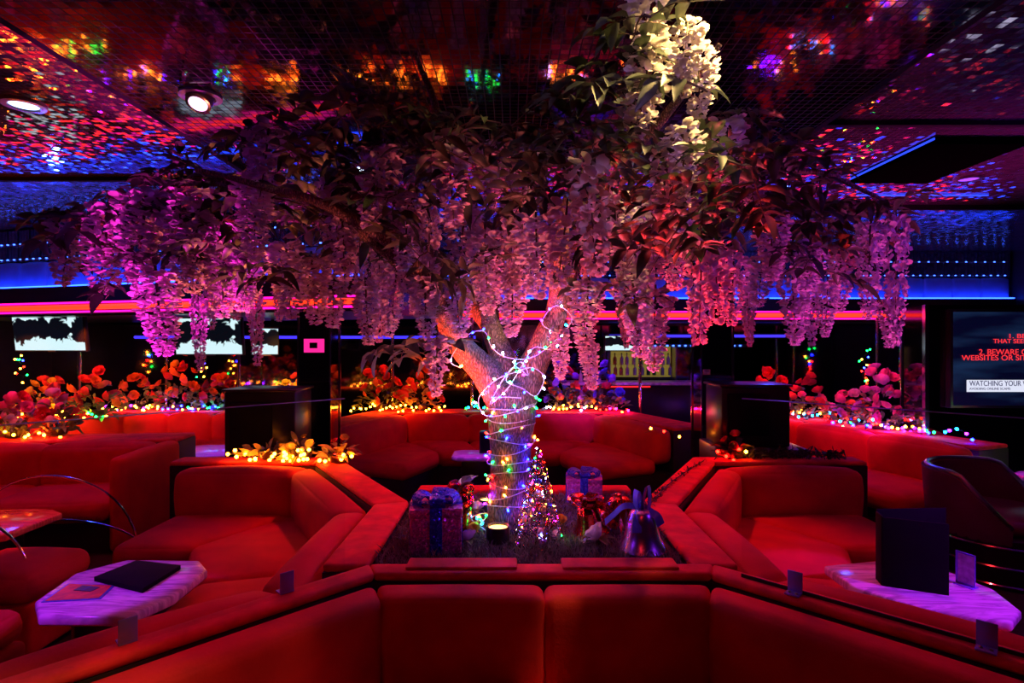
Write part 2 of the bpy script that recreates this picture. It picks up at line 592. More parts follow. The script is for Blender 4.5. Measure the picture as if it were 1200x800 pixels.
# ceiling: four runs of mirror tile at slightly different levels
for x0, x1, y0, y1, z, m in ((-2.05, 1.85, YF, 3.95, ZC, 'tile_c'), (XL, -2.09, YF, 4.6, ZC + .03, 'tile_l'),
                             (1.89, XR, YF, 3.42, ZC + .03, 'tile_r'), (1.89, XR, 3.46, 5.6, ZC + .045, 'tile_r'),
                             (XL, -2.09, 4.64, YB, ZC + .045, 'tile_f'), (-2.05, 1.85, 3.99, YB, ZC + .045, 'tile_f'),
                             (1.89, XR, 5.64, YB, ZC + .03, 'tile_f')):
    struct(MB().box(((x0 + x1) / 2, (y0 + y1) / 2, z + .04), (x1 - x0, y1 - y0, .08)).build('ceiling', M[m], smooth=False))
n = 0
for c, s in (((-2.07, 3.1, ZC + .05), (.04, 12.6, .1)), ((1.87, 3.1, ZC + .05), (.04, 12.6, .1)), ((4.64, 3.44, ZC + .05), (5.5, .04, .1)),
             ((4.64, 5.62, ZC + .05), (5.5, .04, .1)), ((-.1, 3.97, ZC + .05), (3.86, .04, .1)), ((-4.84, 4.62, ZC + .05), (5.5, .04, .1))):
    n += 1
    struct(MB().box(c, s).build('trim_%d' % n, M['matte'], smooth=False))
M['edge_blue'] = glow('edge blue', (.02, .06, 1), 1.6)
for c, s in (((2.772, 4.2, ZC + .03), (.008, .93, .012)), ((3.6, 3.452, ZC + .02), (3.2, .01, .012)), ((3.75, 5.2, ZC + .035), (1.2, .015, .012))):
    n += 1
    struct(MB().box(c, s).build('trim_%d' % n, M['edge_blue'], smooth=False))
# dark recess panels in the right-hand ceiling
for q in ((2.78, 3.74, .62, .93),):
    n += 1
    b = MB().box((q[0] + q[2] / 2, q[1] + q[3] / 2, ZC + .02), (q[2], q[3], .05))
    struct(b.build('trim_%d' % n, M['void'], smooth=False))


def led_strip(a, b, k, col, label, s=.012, z=0):
    """a thin rail with k small lamps"""
    a, b = Vector(a), Vector(b)
    root = thing('led_strip', label, 'light strip', (a + b) / 2, 'rows of small lights along the ceiling edge')
    MB().tube([a, b], .008, 6).build('rail', M['wiredark'], root)
    me = proto(MB().box((0, 0, 0), (s * 1.6, s, s)), 'led', M[col])
    for i in range(k):
        place(me, 'led', root, trs(lerp(a, b, (i + .5) / k) - root.location + Vector((0, -.012, 0))))
    return root


def neon(a, b, label, edge=True):
    a, b = Vector(a), Vector(b)
    root = thing('neon_light', label, 'neon light', (a + b) / 2)
    MB().tube([a, b], .028, 10).build('tube', M['neon_red'], root)
    d = (b - a).normalized(); nrm = Vector((d.y, -d.x, 0))
    if nrm.y > 0: nrm = -nrm
    for dz in (.05, -.05):
        MB().tube([a + Vector((0, 0, dz)) - nrm * .01, b + Vector((0, 0, dz)) - nrm * .01], .011, 8).build('edge_tube', M['neon_pink'], root)
    MB().prism([a - nrm * .04, b - nrm * .04, b - nrm * .06, a - nrm * .06], a.z - .075, a.z + .075).build('backing', M['black'], root, smooth=False)
    return root


M['neon_red'] = glow('neon red', (1, .02, .004), 4)
M['neon_pink'] = glow('neon pink', (1, .006, .4), 2.2)
M['neon_blue'] = glow('neon blue', (.05, .03, 1), 1.6)
M['cove_blue'] = glow('cove blue', (.012, .05, 1), 14)
M['led_blue'] = glow('led blue', (.04, .12, 1), 7)


def fascia(p, q, depth, k, nm, pad=True):
    """stepped ceiling edge seen from the pit: mirror band, blue padded band, dark box with neon"""
    global n
    p, q = Vector(p), Vector(q)
    d = (q - p).normalized(); nr = Vector((-d.y, d.x))                 # away from the viewer
    def strip(y0, y1, z0, z1, m, name):
        global n
        n += 1
        return struct(MB().prism([p + nr * y0, q + nr * y0, q + nr * y1, p + nr * y1], z0, z1).build('trim_%d' % n, M[m], smooth=False))
    strip(.10, depth, 2.6, ZC + .02, 'tile_f', 'a')
    strip(.16, depth, 2.28, 2.595, 'plinth', 'b')
    strip(0, depth, 1.94, 2.275, 'black', 'c')
    L = (q - p).length
    # upholstered channels of the blue band: one padded panel
    t = MB()
    for i in range(k):
        a = p + d * (L * i / k + .006); b = p + d * (L * (i + 1) / k - .006)
        t.cushion([a + nr * .155, b + nr * .155, b + nr * .10, a + nr * .10], 2.285, 2.585, .025, .012)
    n += 1
    struct(t.build('trim_%d' % n, M['padded'], ang=60))
    a = p + nr * .05; b = q + nr * .05
    n += 1
    struct(MB().prism([p + nr * .02, q + nr * .02, q + nr * .06, p + nr * .06], 2.279, 2.292).build('trim_%d' % n, M['cove_blue'], smooth=False))
    return d, nr


d, nr = fascia((-7.5, 7.15), (-1.45, 5.4), 1.9, 15, 'left')
p, q = Vector((-7.5, 7.15)), Vector((-1.45, 5.4))
led_strip((p - nr * .02 + nr * .1).to_3d() + Vector((0, 0, 2.62)), (q + nr * .08).to_3d() + Vector((0, 0, 2.62)), 60, 'led_blue', 'row of small blue lights directly above the blue padded band on the left')
led_strip((p + nr * .08).to_3d() + Vector((0, 0, 2.80)), (q + nr * .08).to_3d() + Vector((0, 0, 2.80)), 60, 'led_blue', 'upper row of small blue lights, near the mirrored ceiling on the left')
neon((p - nr * .07).to_3d() + Vector((0, 0, 2.03)), (q - nr * .07).to_3d() + Vector((0, 0, 2.03)), 'long red and pink neon line under the left ceiling edge above the two bright screens')
d, nr = fascia((-1.1, 8.3), (7.35, 8.3), 1.05, 20, 'right')
led_strip((-1.0, 8.38, 2.62), (7.3, 8.38, 2.62), 80, 'led_blue', 'row of small blue lights above the far blue band on the right')
led_strip((-1.0, 8.38, 2.82), (7.3, 8.38, 2.82), 60, 'led_blue', 'upper row of small blue lights over the far right bar, just under the ceiling')
neon((-1.0, 8.23, 2.03), (6.5, 8.23, 2.03), 'red and pink neon line on the far ceiling edge, ending at the big blue screen')
# thin blue neon lines mounted on the back wall
for x0, x1, z, lab in ((-6.2, -.6, 1.72, 'thin blue violet light line on the back wall behind the left screens'),
                       (1.6, 4.6, 1.74, 'thin blue light line on the back wall right of the tree')):
    r = thing('neon_line', lab, 'neon light', ((x0 + x1) / 2, YB - .05, z))
    MB().tube([(x0, YB - .05, z), (x1, YB - .05, z)], .022, 8).build('tube', M['neon_blue'], r)
    MB().box(((x0 + x1) / 2, YB - .018, z), (x1 - x0, .04, .09)).build('backing', M['black'], r, smooth=False)
r = thing('led_strip', 'dotted row of small blue lights low on the back wall right of the tree', 'light strip', (3.0, YB - .05, 1.58), 'rows of small lights along the ceiling edge')
me = proto(MB().box((0, 0, 0), (.03, .02, .02)), 'led', M['led_blue'])
for i in range(16):
    place(me, 'led', r, trs((-.75 + i * .1, 0, 0)))
MB().box((3.0, YB - .03, 1.58), (1.7, .02, .05)).build('rail', M['wiredark'], r)

# mirrored square columns
for c, w, z1, lab, m in (((-1.9, 5.62), .3, 1.94, 0, 'darkglass'), ((2.02, 5.75), .3, 2.98, 0, 'darkglass')):
    n += 1
    struct(MB().box((c[0], c[1], z1 / 2), (w, w, z1)).build('pillar', M[m], smooth=False, bev=.004))
    e = MB()
    for sx in (-1, 1):
        for sy in (-1, 1):
            e.box((c[0] + sx * (w / 2 + .004), c[1] + sy * (w / 2 + .004), z1 / 2), (.016, .016, z1))
    n += 1
    struct(e.build('trim_%d' % n, M['chrome'], smooth=False))
# pink reflection in the left column, made as a small glowing panel
r = thing('pink_reflection', 'pink reflection in the mirrored column, made as a small glowing panel with a dark centre', 'reflection', (-1.9, 5.455, 1.58))
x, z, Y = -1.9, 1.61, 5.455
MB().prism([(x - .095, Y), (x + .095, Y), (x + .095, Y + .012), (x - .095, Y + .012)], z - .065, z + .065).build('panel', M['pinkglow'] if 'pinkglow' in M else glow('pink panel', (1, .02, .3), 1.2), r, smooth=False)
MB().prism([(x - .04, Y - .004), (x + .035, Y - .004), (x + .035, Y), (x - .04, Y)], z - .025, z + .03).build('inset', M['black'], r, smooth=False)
# small sign on the right column edge
r = thing('small_sign', 'tiny pale blue card on the edge of the dark mirrored column right of the tree', 'sign', (2.02, 5.58, 1.32))
MB().box((2.02 - .11, 5.585, 1.35), (.07, .006, .05)).build('card', M['paper'], r, smooth=False)
MB().box((2.02 - .11, 5.581, 1.36), (.05, .003, .006)).build('printed_line', M['black'], r, smooth=False)

# slim chrome posts that carry the ceiling edge
po = None
for px, Y in ((280, 7.62), (460, 7.75), (553, 7.75), (750, 7.75), (842, 7.6), (1028, 7.9), (1056, 7.9), (195, 7.9), (93, 7.8)):
    x = (px - CX) / F * Y
    r = thing('chrome_post', 'slim chrome post rising behind the far sofas', 'post', (x, Y, 0), 'chrome posts under the ceiling edge')
    if po is None:
        a = MB().tube([(x, Y, 0), (x, Y, 1.98)], .022, 12).build('shaft', M['chrome'], r)
        f = MB().lathe([(.045, 0), (.045, .015), (.024, .03)], (x, Y, 0), 16).build('foot_plate', M['steel'], r)
        po = (a, f)
    else:
        for s in po:
            copy_part(s, r, Matrix.Identity(4))
POSTS = [o for o in COL.objects if o.name.startswith('chrome_post')]
for o, w in zip(POSTS, ('behind the flowers at the end of the left far sofa', 'behind the wide warm-lit flower bank left of the trunk',
                        'bare, close to the left side of the tree trunk', 'in front of the bottles of the back bar',
                        'beside the dark mirrored column right of the tree', 'behind the red flowers on the long right sofa',
                        'next to the big pink blossom tower', 'under the second bright screen', 'under the first bright screen')):
    o['label'] = 'slim chrome post ' + w

# wall with the big screen
n += 1
struct(MB().box((5.66, 5.6, 1.0), (3.4, .3, 2.0)).build('wall_right_alcove', M['darkglass'], smooth=False))
n += 1
struct(MB().box((3.955, 5.44, 1.0), (.04, .04, 2.0)).build('trim_%d' % n, M['chrome'], smooth=False))

# ------------------------------------------------------------------ screens
def screen_mat(name, kind):
    m, nt, b, out = _nt(name)
    N, L = nt.nodes, nt.links
    tc = N.new('ShaderNodeTexCoord')
    b.inputs['Base Color'].default_value = (.01, .01, .012, 1)
    b.inputs['Roughness'].default_value = .2
    sx = N.new('ShaderNodeSeparateXYZ'); L.new(tc.outputs['Generated'], sx.inputs[0])
    nz = N.new('ShaderNodeTexNoise')
    L.new(tc.outputs['Object'], nz.inputs['Vector'])
    cr = N.new('ShaderNodeValToRGB')
    if kind == 'snow':
        nz.inputs['Scale'].default_value = 5.5; nz.inputs['Detail'].default_value = 6; nz.inputs['Distortion'].default_value = .8
        # white ground in the lower third, black shapes above it, pale sky at the top
        mr = N.new('ShaderNodeMath'); mr.operation = 'MULTIPLY_ADD'; mr.inputs[1].default_value = 1.0
        L.new(nz.outputs[0], mr.inputs[0]); 
        ab = N.new('ShaderNodeMath'); ab.operation = 'SUBTRACT'; ab.inputs[1].default_value = .6
        L.new(sx.outputs[2], ab.inputs[0])
        a2 = N.new('ShaderNodeMath'); a2.operation = 'ABSOLUTE'; L.new(ab.outputs[0], a2.inputs[0])
        L.new(a2.outputs[0], mr.inputs[2])
        L.new(mr.outputs[0], cr.inputs[0])
        e = cr.color_ramp.elements
        e[0].position = .79; e[0].color = (.002, .003, .006, 1)
        e[1].position = .83; e[1].color = (.62, .85, .9, 1)
        L.new(cr.outputs[0], b.inputs['Emission Color'])
        b.inputs['Emission Strength'].default_value = 1.1
    else:
        nz.inputs['Scale'].default_value = 1.0; nz.inputs['Detail'].default_value = 3
        mp = N.new('ShaderNodeMapping'); mp.inputs['Scale'].default_value = (1, 1, 5)
        L.new(tc.outputs['Object'], mp.inputs[0]); L.new(mp.outputs[0], nz.inputs['Vector'])
        e = cr.color_ramp.elements
        e[0].position = .45; e[0].color = (.001, .0015, .014, 1)
        e[1].position = .75; e[1].color = (.01, .03, .09, 1)
        L.new(nz.outputs[0], cr.inputs[0]); L.new(cr.outputs[0], b.inputs['Emission Color'])
        b.inputs['Emission Strength'].default_value = 1.0
    return m


M['tv_snow'] = screen_mat('screen snow scene', 'snow')
M['tv_blue'] = screen_mat('screen dark blue', 'blue')
M['txt_red'] = glow('screen red letters', (.95, .03, .04), 1.3)
M['txt_white'] = glow('screen white banner', (.75, .78, .95), 1.0)
M['txt_navy'] = glow('screen navy letters', (.01, .01, .08), 1.0)


def tv(c, w, h, rz, label, m, tilt=.12):
    r = thing('television', label, 'television', c)
    rot = Matrix.Rotation(rz, 3, 'Z') @ Matrix.Rotation(tilt, 3, 'X')
    c = Vector(c)
    MB().box(c + rot @ Vector((0, .03, 0)), (w + .03, .05, h + .03), M4=rot).build('housing', M['black'], r, bev=.006)
    o = MB().box((0, 0, 0), (w, .006, h)).build('screen', M[m], r, local=True, smooth=False)
    o.matrix_local = rot.to_4x4()
    MB().box(c + rot @ Vector((0, .1, 0)), (.1, .12, .1), M4=rot).build('wall_bracket', M['matte'], r, smooth=False)
    MB().tube([c + rot @ Vector((0, .14, 0)), c + Vector((0, .22, .0)), c + Vector((0, .22, 2.3 - c.z))], .02, 8).build('hanger', M['matte'], r)
    MB().box(c + rot @ Vector((.02, -.004, -h / 2 - .012)), (.1, .006, .014), M4=rot).build('badge', M['steel'], r, smooth=False)
    return r


tv(Q(57, 391, 6.7), .9, .39, -.1, 'bright black and white screen under the neon, the one nearest the left edge', 'tv_snow')
tv(Q(244, 394, 6.4), .74, .4, 0, 'bright screen with a black and white snow scene, right behind a hanging pink cluster', 'tv_snow')
tv(Q(311, 400, 7.3), .3, .33, .5, 'small tilted screen with a snow scene beside the mirrored column', 'tv_snow')
tv(Q(735, 402, 8.1), .62, .2, 0, 'narrow bright screen above the back bar, half hidden by hanging flowers', 'tv_snow', .05)
# the big screen at the right edge
r = thing('television', 'big dark blue screen with red warning text and a white banner, at the right edge', 'television', (4.95, 5.36, 1.0))
x0, x1, Yt, z0, z1 = 4.17, 5.75, 5.38, 1.045, 1.93
MB().box(((x0 + x1) / 2, Yt + .035, (z0 + z1) / 2), (x1 - x0 + .05, .07, z1 - z0 + .05)).build('housing', M['black'], r, bev=.008)
MB().box(((x0 + x1) / 2, Yt, (z0 + z1) / 2), (x1 - x0, .006, z1 - z0)).build('screen', M['tv_blue'], r, smooth=False)
def zpy(py, Y): return EZ + (CY - py) / F * Y
def xpx(px, Y): return (px - CX) / F * Y
Yb = Yt - .006
MB().box(((xpx(1133, Yb) + x1) / 2, Yb, (zpy(445, Yb) + zpy(459, Yb)) / 2), (x1 - xpx(1133, Yb), .004, zpy(445, Yb) - zpy(459, Yb))).build('banner', M['txt_white'], r, smooth=False)


def text(s, px, py, hpx, Y, m, parent, name='lettering', wpx=None):
    cu = bpy.data.curves.new(name, 'FONT')
    cu.body = s
    cu.extrude = .001
    cu.materials.append(M[m])
    o = bpy.data.objects.new(name, cu)
    COL.objects.link(o)
    h = hpx / F * Y
    cu.size = h / .69
    bpy.context.view_layer.update()
    sx = (wpx / F * Y) / o.dimensions.x if wpx else 1
    dg = bpy.context.evaluated_depsgraph_get()
    me = bpy.data.meshes.new_from_object(o.evaluated_get(dg))
    me.name = name
    bpy.data.objects.remove(o)
    o = bpy.data.objects.new(name, me)
    COL.objects.link(o)
    o.parent = parent
    w = Vector((xpx(px, Y), Y, zpy(py, Y)))
    o.matrix_local = Matrix.Translation(w - parent.location) @ Matrix.Rotation(PI / 2, 4, 'X') @ Matrix.Diagonal((sx, 1, 1, 1))
    return o


Yx = Yt - .012
text('1. BE', 1181, 396, 5, Yx, 'txt_red', r, wpx=19)
text('THAT SEEM', 1164, 402, 5, Yx, 'txt_red', r, wpx=41)
text('2. BEWARE O', 1147, 415.5, 6.5, Yx, 'txt_red', r, wpx=57)
text('WEBSITES OR SIT', 1127, 422, 6, Yx, 'txt_red', r, wpx=76)
text('WATCHING YOUR W', 1136, 452, 6, Yx, 'txt_navy', r, wpx=70)
text('AVOIDING ONLINE SCAMS', 1136, 456.6, 2.6, Yx, 'txt_navy', r, wpx=48)

# ------------------------------------------------------------------ the pit: sofas and partitions
A = [(-2.1, .63), (-.53, 2.2), (.77, 2.2), (2.3, .72)]
partition('upholstered_partition', 'red padded low wall behind the nearest sofa, with clear clips on its ledge', A, 1, .012, .115, .75)
sofa('banquette', 'nearest red velvet sofa, its back cushions facing the viewer under the planter', A, -1, [2, 2, 2], zt=.722, db=.15, ds=.66, r=.038, puff=.008)
Bp = [(-2.45, 4.3), (-1.5, 4.3), (-.8, 3.2), (-.8, 2.13), (-2.2, .73)]
sofa('banquette', 'red velvet corner sofa left of the planter around a purple-lit table', Bp, -1, [1, 1, 1, 2], db=.19, ds=.84, zs=.4, zt=.705)
Cp = [(2.55, 4.3), (1.55, 4.3), (.95, 3.2), (.95, 2.23), (2.45, .78)]
sofa('banquette', 'red velvet corner sofa right of the planter around the table with black menus', Cp, 1, [1, 1, 1, 2], db=.19, ds=.84, zs=.4, zt=.705)
D2 = [(-2.6, 4.31), (-1.5, 4.31), (-.79, 3.2), (-.79, 2.33)]
partition('upholstered_partition', 'red padded low wall between the planter and the left corner sofa', D2, 1, .012, .2, .738)
D3 = [(2.7, 4.31), (1.55, 4.31), (.94, 3.2), (.94, 2.33)]
partition('upholstered_partition', 'red padded low wall between the planter and the right corner sofa', D3, -1, .012, .2, .738)
partition('upholstered_partition', 'red padded low wall behind the planter and the tree trunk', [(-.585, 3.5), (.735, 3.5)], 1, .0, .13, .738)
# loose flat straps lying over the front ledge
for a, b, lab in ((-.42, .02, 'flat red padded flap on the front ledge, under the big pink gift box'), (.20, .66, 'flat red padded flap on the front ledge, under the violet bell')):
    m = MB(); m.cushion([(a, 2.34), (b, 2.34), (b, 2.24), (a, 2.24)], .75, .763, .006, .001)
    tag(m.build('ledge_pad', M['velvet_worn'], ang=50), lab, 'pad')

sofa('sofa', 'red velvet sofa at the left edge, its square end panel beside a purple-lit table', [(-5.9, 4.95), (-3.22, 5.22)], -1, [3], zt=.74, db=.22, ds=.85, r=.06)
x = MB().cushion([(-3.19, 5.24), (-3.05, 5.25), (-3.0, 4.42), (-3.14, 4.41)], 0, .745, .05, .01)
end = x.build('arm_panel', M['velvet'], [o for o in COL.objects if o.name == 'sofa'][0], ang=60)
sofa('sofa', 'dim red sofa at the far left under the red lit flower bank', [(-6.4, 6.3), (-5.0, 7.4), (-3.25, 7.4)], -1, [2, 3], zt=.72, db=.2, ds=.85)
sofa('sofa', 'red velvet sofa set into the far recess straight behind the tree trunk', [(-1.95, 6.0), (-1.45, 7.3), (1.15, 7.3), (1.7, 6.0)], -1, [1, 3, 1], zt=.72, db=.24, ds=.95, r=.07)
sofa('sofa', 'long red sofa along the right side under coloured lights and flowers', [(3.05, 7.2), (3.95, 4.85)], -1, [3], zt=.74, db=.22, ds=.92, r=.06)
# planter shelves behind the far sofas
partition('planter_shelf', 'low ledge carrying flowers behind the far left sofa', [(-6.4, 6.32), (-5.0, 7.41), (-2.5, 7.41)], 1, .012, .5, .74, 'velvet_worn')
partition('planter_shelf', 'low ledge carrying two flower banks behind the recessed far sofa', [(-1.95, 6.02), (-1.45, 7.31), (1.15, 7.31), (1.7, 6.02)], 1, .012, .45, .735, 'velvet_worn')
partition('planter_shelf', 'low ledge carrying flowers behind the long right sofa', [(3.07, 7.2), (3.97, 4.85)], 1, .012, .42, .75, 'velvet_worn')
partition('planter_shelf', 'low ledge carrying pink flowers behind the sofa at the left edge', [(-5.9, 4.97), (-3.1, 5.25)], 1, .012, .4, .75, 'velvet_worn')

# ottomans at the left table
def ottoman(c, label):
    r = thing('ottoman', label, 'ottoman', (c[0], c[1], 0), 'red ottomans at the left tables')
    w, dd = .52, .46
    q = [(c[0] - w / 2, c[1] + dd / 2), (c[0] + w / 2, c[1] + dd / 2), (c[0] + w / 2, c[1] - dd / 2), (c[0] - w / 2, c[1] - dd / 2)]
    MB().cushion(q, .3, .45, .06, .03).build('seat_cushion', M['velvet'], r, ang=60)
    MB().cushion(q, .03, .30, .03, .0).build('body', M['velvet'], r, ang=60)
    for sx in (-1, 1):
        for sy in (-1, 1):
            MB().lathe([(.02, 0), (.025, .035)], (c[0] + sx * .2, c[1] + sy * .17, 0), 10).build('foot', M['black'], r)
    return r


ottoman((-2.72, 3.12), 'red ottoman between the purple-lit table and the red table at the left edge')
ottoman((-2.46, 2.36), 'red ottoman at the near end of the purple-lit table, cut by the left edge')


def table(poly, z, m, label, group=None, th=.045):
    cx = sum(p[0] for p in poly) / len(poly); cy = sum(p[1] for p in poly) / len(poly)
    r = thing('cocktail_table', label, 'table', (cx, cy, 0), group)
    MB().prism(poly, z - th, z).build('tabletop', M[m], r, bev=.012, ang=50)
    ped = [((p[0] - cx) * .62 + cx, (p[1] - cy) * .62 + cy) for p in poly]
    MB().prism(ped, .04, z - th).build('pedestal', M['black'], r, bev=.01)
    foot = [((p[0] - cx) * .7 + cx, (p[1] - cy) * .7 + cy) for p in poly]
    MB().prism(foot, 0, .04).build('plinth', M['steel'], r, bev=.005)
    return r


def octo(c, w, dd, k=.3, rz=0):
    pts = []
    for sx, sy, o in ((1, -1, 0), (1, -1, 1), (1, 1, 1), (1, 1, 0), (-1, 1, 0), (-1, 1, 1), (-1, -1, 1), (-1, -1, 0)):
        x = sx * w / 2 * (1 if o else 1 - k * 1.0); y = sy * dd / 2 * (1 - k if o else 1)
        pts.append((c[0] + x * math.cos(rz) - y * math.sin(rz), c[1] + x * math.sin(rz) + y * math.cos(rz)))
    return pts


zt_ = .53
tl = [P(45, 722, zt_), P(150, 722, zt_), P(205, 697, zt_), P(243, 667, zt_), P(234, 656, zt_), P(150, 655, zt_), P(88, 671, zt_), P(41, 704, zt_)]
table([(p.x, p.y) for p in tl], zt_, 'marble', 'purple-lit marble table with a black folder, inside the left corner sofa')
tr_ = [P(965, 662, zt_), P(1000, 687, zt_), P(1080, 712, zt_), P(1186, 729, zt_), P(1197, 715, zt_), P(1165, 690, zt_), P(1100, 664, zt_), P(1030, 656, zt_)]
table([(p.x, p.y) for p in tr_], zt_, 'marble', 'purple-lit marble table with standing black menus, inside the right corner sofa')
table(octo((-3.42, 3.52), .95, .6, .3), zt_, 'marble_red', 'red-lit marble table at the left edge beyond the ottomans')
table(octo((-3.15, 6.0), .85, .7, .3), .5, 'marble', 'small purple-lit table seen over the left corner sofa back')
table(octo((-.36, 5.85), .5, .4, .3), .5, 'marble', 'small purple-lit table just left of the tree trunk by the far sofa')
table(octo((4.55, 4.55), .8, .5, .3), .56, 'marble', 'purple-lit table at the right edge carrying a bundle of coloured lights')

# on the tables
f = thing('menu_folder', 'black folder lying flat on the purple-lit left table', 'folder', P(162, 680, zt_))
pts = [P(110, 681, zt_), P(160, 661, zt_), P(212, 667, zt_), P(167, 695, zt_)]
MB().prism([(p.x, p.y) for p in pts], zt_, zt_ + .006).build('back_cover', M['matte'], f, bev=.002)
MB().prism([(p.x * .995 + f.location.x * .005, p.y * .995 + f.location.y * .005) for p in pts], zt_ + .006, zt_ + .016).build('pages', M['matte'], f)
MB().prism([(p.x, p.y) for p in pts], zt_ + .016, zt_ + .022).build('front_cover', M['matte'], f, bev=.002)
f = thing('menu_card', 'red printed menu with a blue border, on the near corner of the left table', 'menu', P(85, 696, zt_))
pts = [P(48, 706, zt_), P(80, 684, zt_), P(135, 686, zt_), P(118, 702, zt_)]
MB().prism([(p.x, p.y) for p in pts], zt_, zt_ + .003).build('blue_backing', M['bluecard'], f, smooth=False)
pin = [lerp(p, sum(pts, Vector()) / 4, .1) for p in pts]
MB().prism([(p.x, p.y) for p in pin], zt_ + .003, zt_ + .005).build('printed_sheet', M['redcard'], f, smooth=False)
f = thing('match_card', 'small black and blue card lying on the red menu', 'card', P(100, 693, zt_) + Vector((0, 0, .005)))
pts = [P(86, 693, zt_), P(97, 687.5, zt_), P(117, 689.5, zt_), P(106, 694.5, zt_)]
MB().prism([(p.x, p.y) for p in pts], zt_ + .0052, zt_ + .0075).build('card_body', M['black'], f, smooth=False)
a, b = lerp(pts[0], pts[3], .5), lerp(pts[1], pts[2], .5)
MB().prism([(a.x, a.y - .004), (b.x, b.y - .004), (b.x, b.y + .006), (a.x, a.y + .006)], zt_ + .0075, zt_ + .0085).build('printed_band', M['bulb_dimblue'] if 'bulb_dimblue' in M else M['bluecard'], f, smooth=False)

# standing black menu on the right table: an open folder standing on its edge
a, b, c = P(1027, 678, zt_), P(1034, 686, zt_), P(1112, 697.5, zt_)
e = P(1108, 676, zt_)
f = thing('standing_menu', 'black folded menu standing upright on the purple-lit right table', 'menu', ((b.x + e.x) / 2, (b.y + e.y) / 2, zt_))
def slab(p, q, z0, z1, t=.008):
    dd = (q - p).normalized(); nn = Vector((-dd.y, dd.x, 0)) * t / 2
    return MB().prism([p - nn, q - nn, q + nn, p + nn], z0, z1)
slab(b, c, zt_, zt_ + .315).build('front_cover', M['matte'], f, bev=.002)
slab(a, e, zt_, zt_ + .33).build('back_cover', M['matte'], f, bev=.002)
slab(a, b, zt_, zt_ + .32).build('spine', M['matte'], f, bev=.002)
a, b = P(1120, 682, zt_), P(1143, 690, zt_)
f = thing('card_holder', 'clear stand with a printed card, beside the standing black menu', 'card holder', ((a.x + b.x) / 2, (a.y + b.y) / 2, zt_))
slab(a, b, zt_ + .004, zt_ + .15, .004).build('holder', M['acrylic'], f)
slab(lerp(a, b, .08) + Vector((0, -.004, 0)), lerp(a, b, .92) + Vector((0, -.004, 0)), zt_ + .012, zt_ + .142, .002).build('printed_card', M['paper'], f)
slab(a, b, zt_, zt_ + .004, .05).build('foot', M['acrylic'], f)

# clips and glass panes on the partition ledges
def clip(p, d_, label):
    r = thing('glass_clip', label, 'clip', p, 'clips that hold the glass on the ledges')
    ang_ = math.atan2(d_.y, d_.x)
    rot = Matrix.Rotation(ang_, 3, 'Z')
    p = Vector(p)
    MB().box(p + rot @ Vector((0, -.012, .04)), (.05, .006, .075), M4=rot).build('upright', M['acrylic'], r, bev=.002)
    MB().box(p + rot @ Vector((0, -.03, .004)), (.05, .045, .006), M4=rot).build('foot', M['acrylic'], r, bev=.002)
    for sx in (-.012, .012):
        MB().ell(p + rot @ Vector((sx, -.035, .009)), .006, .006, .003, 8, 4).build('screw', M['steel'], r)
    return r


def pane(a, b, z0, z1, label):
    a, b = Vector(a), Vector(b)
    r = thing('glass_screen', label, 'glass screen', ((a.x + b.x) / 2, (a.y + b.y) / 2, z0))
    dd = (b - a).normalized(); nn = Vector((-dd.y, dd.x)) * .005
    MB().prism([a - nn, b - nn, b + nn, a + nn], z0, z1).build('pane', M['glass'], r, smooth=False)
    if 'right' in label:
        MB().prism([a - nn * 2, b - nn * 2, b - nn * 1.05, a - nn * 1.05], z0 - .002, z0 + .012).build('channel', M['plinth'], r, smooth=False)
    MB().prism([a - nn * .6, b - nn * .6, b + nn * .6, a + nn * .6], z1, z1 + .003).build('polished_edge', M['acrylic'], r, smooth=False)
    return r


aw = offset_poly(A, .065, 1)
for (p0, p1, s, ll) in ((aw[1], aw[0], 'left', 0), (aw[2], aw[3], 'right', 1)):
    dd = (p1 - p0).normalized()
    pane(p0 + dd * .12, p0 + dd * 1.75, .752, 1.43, 'clear glass pane standing on the ledge left of the nearest sofa' if not ll else 'clear glass pane standing on the ledge right of the nearest sofa')
    for px, where in (((338, 'nearer the planter'), (151, 'farther from the planter')) if not ll else ((933, 'nearer the planter'), (1157, 'farther from the planter'))):
        # the point of the ledge line seen at this column
        k = (px - CX) / F
        t = (k * p0.y - p0.x) / (dd.x - k * dd.y)
        g = p0 + dd * t
        clip((g.x, g.y, .75), dd if not ll else dd, 'clear plastic glass clip on the %s ledge of the nearest sofa, %s' % (s, where))

# dark cabinets behind the corner sofas
def cabinet(c, w, dd, z0, z1, label):
    r = thing('cabinet', label, 'cabinet', (c[0], c[1], 0))
    MB().box((c[0], c[1], (z0 + z1) / 2), (w, dd, z1 - z0)).build('body', M['black'], r, bev=.02)
    MB().box((c[0] - w * .12, c[1] - dd / 2 - .006, (z0 + z1) / 2 + .02), (w * .6, .016, (z1 - z0) * .7)).build('front_panel', M['matte'], r, bev=.01)
    MB().box((c[0], c[1], z1 + .008), (w + .03, dd + .03, .02)).build('lid', M['black'], r, bev=.006)
    MB().box((c[0] + w * .07, c[1] - .02, z0 / 2), (w + .16, dd + .16, z0)).build('stand', M['black'], r, bev=.01)
    return r


cabinet((2.05, 4.98), .58, .4, .76, 1.27, 'black boxy cabinet on a stand behind the right corner sofa')
cabinet((-2.12, 4.98), .6, .4, .5, 1.23, 'dark boxy cabinet behind the left corner sofa beside the mirrored column')
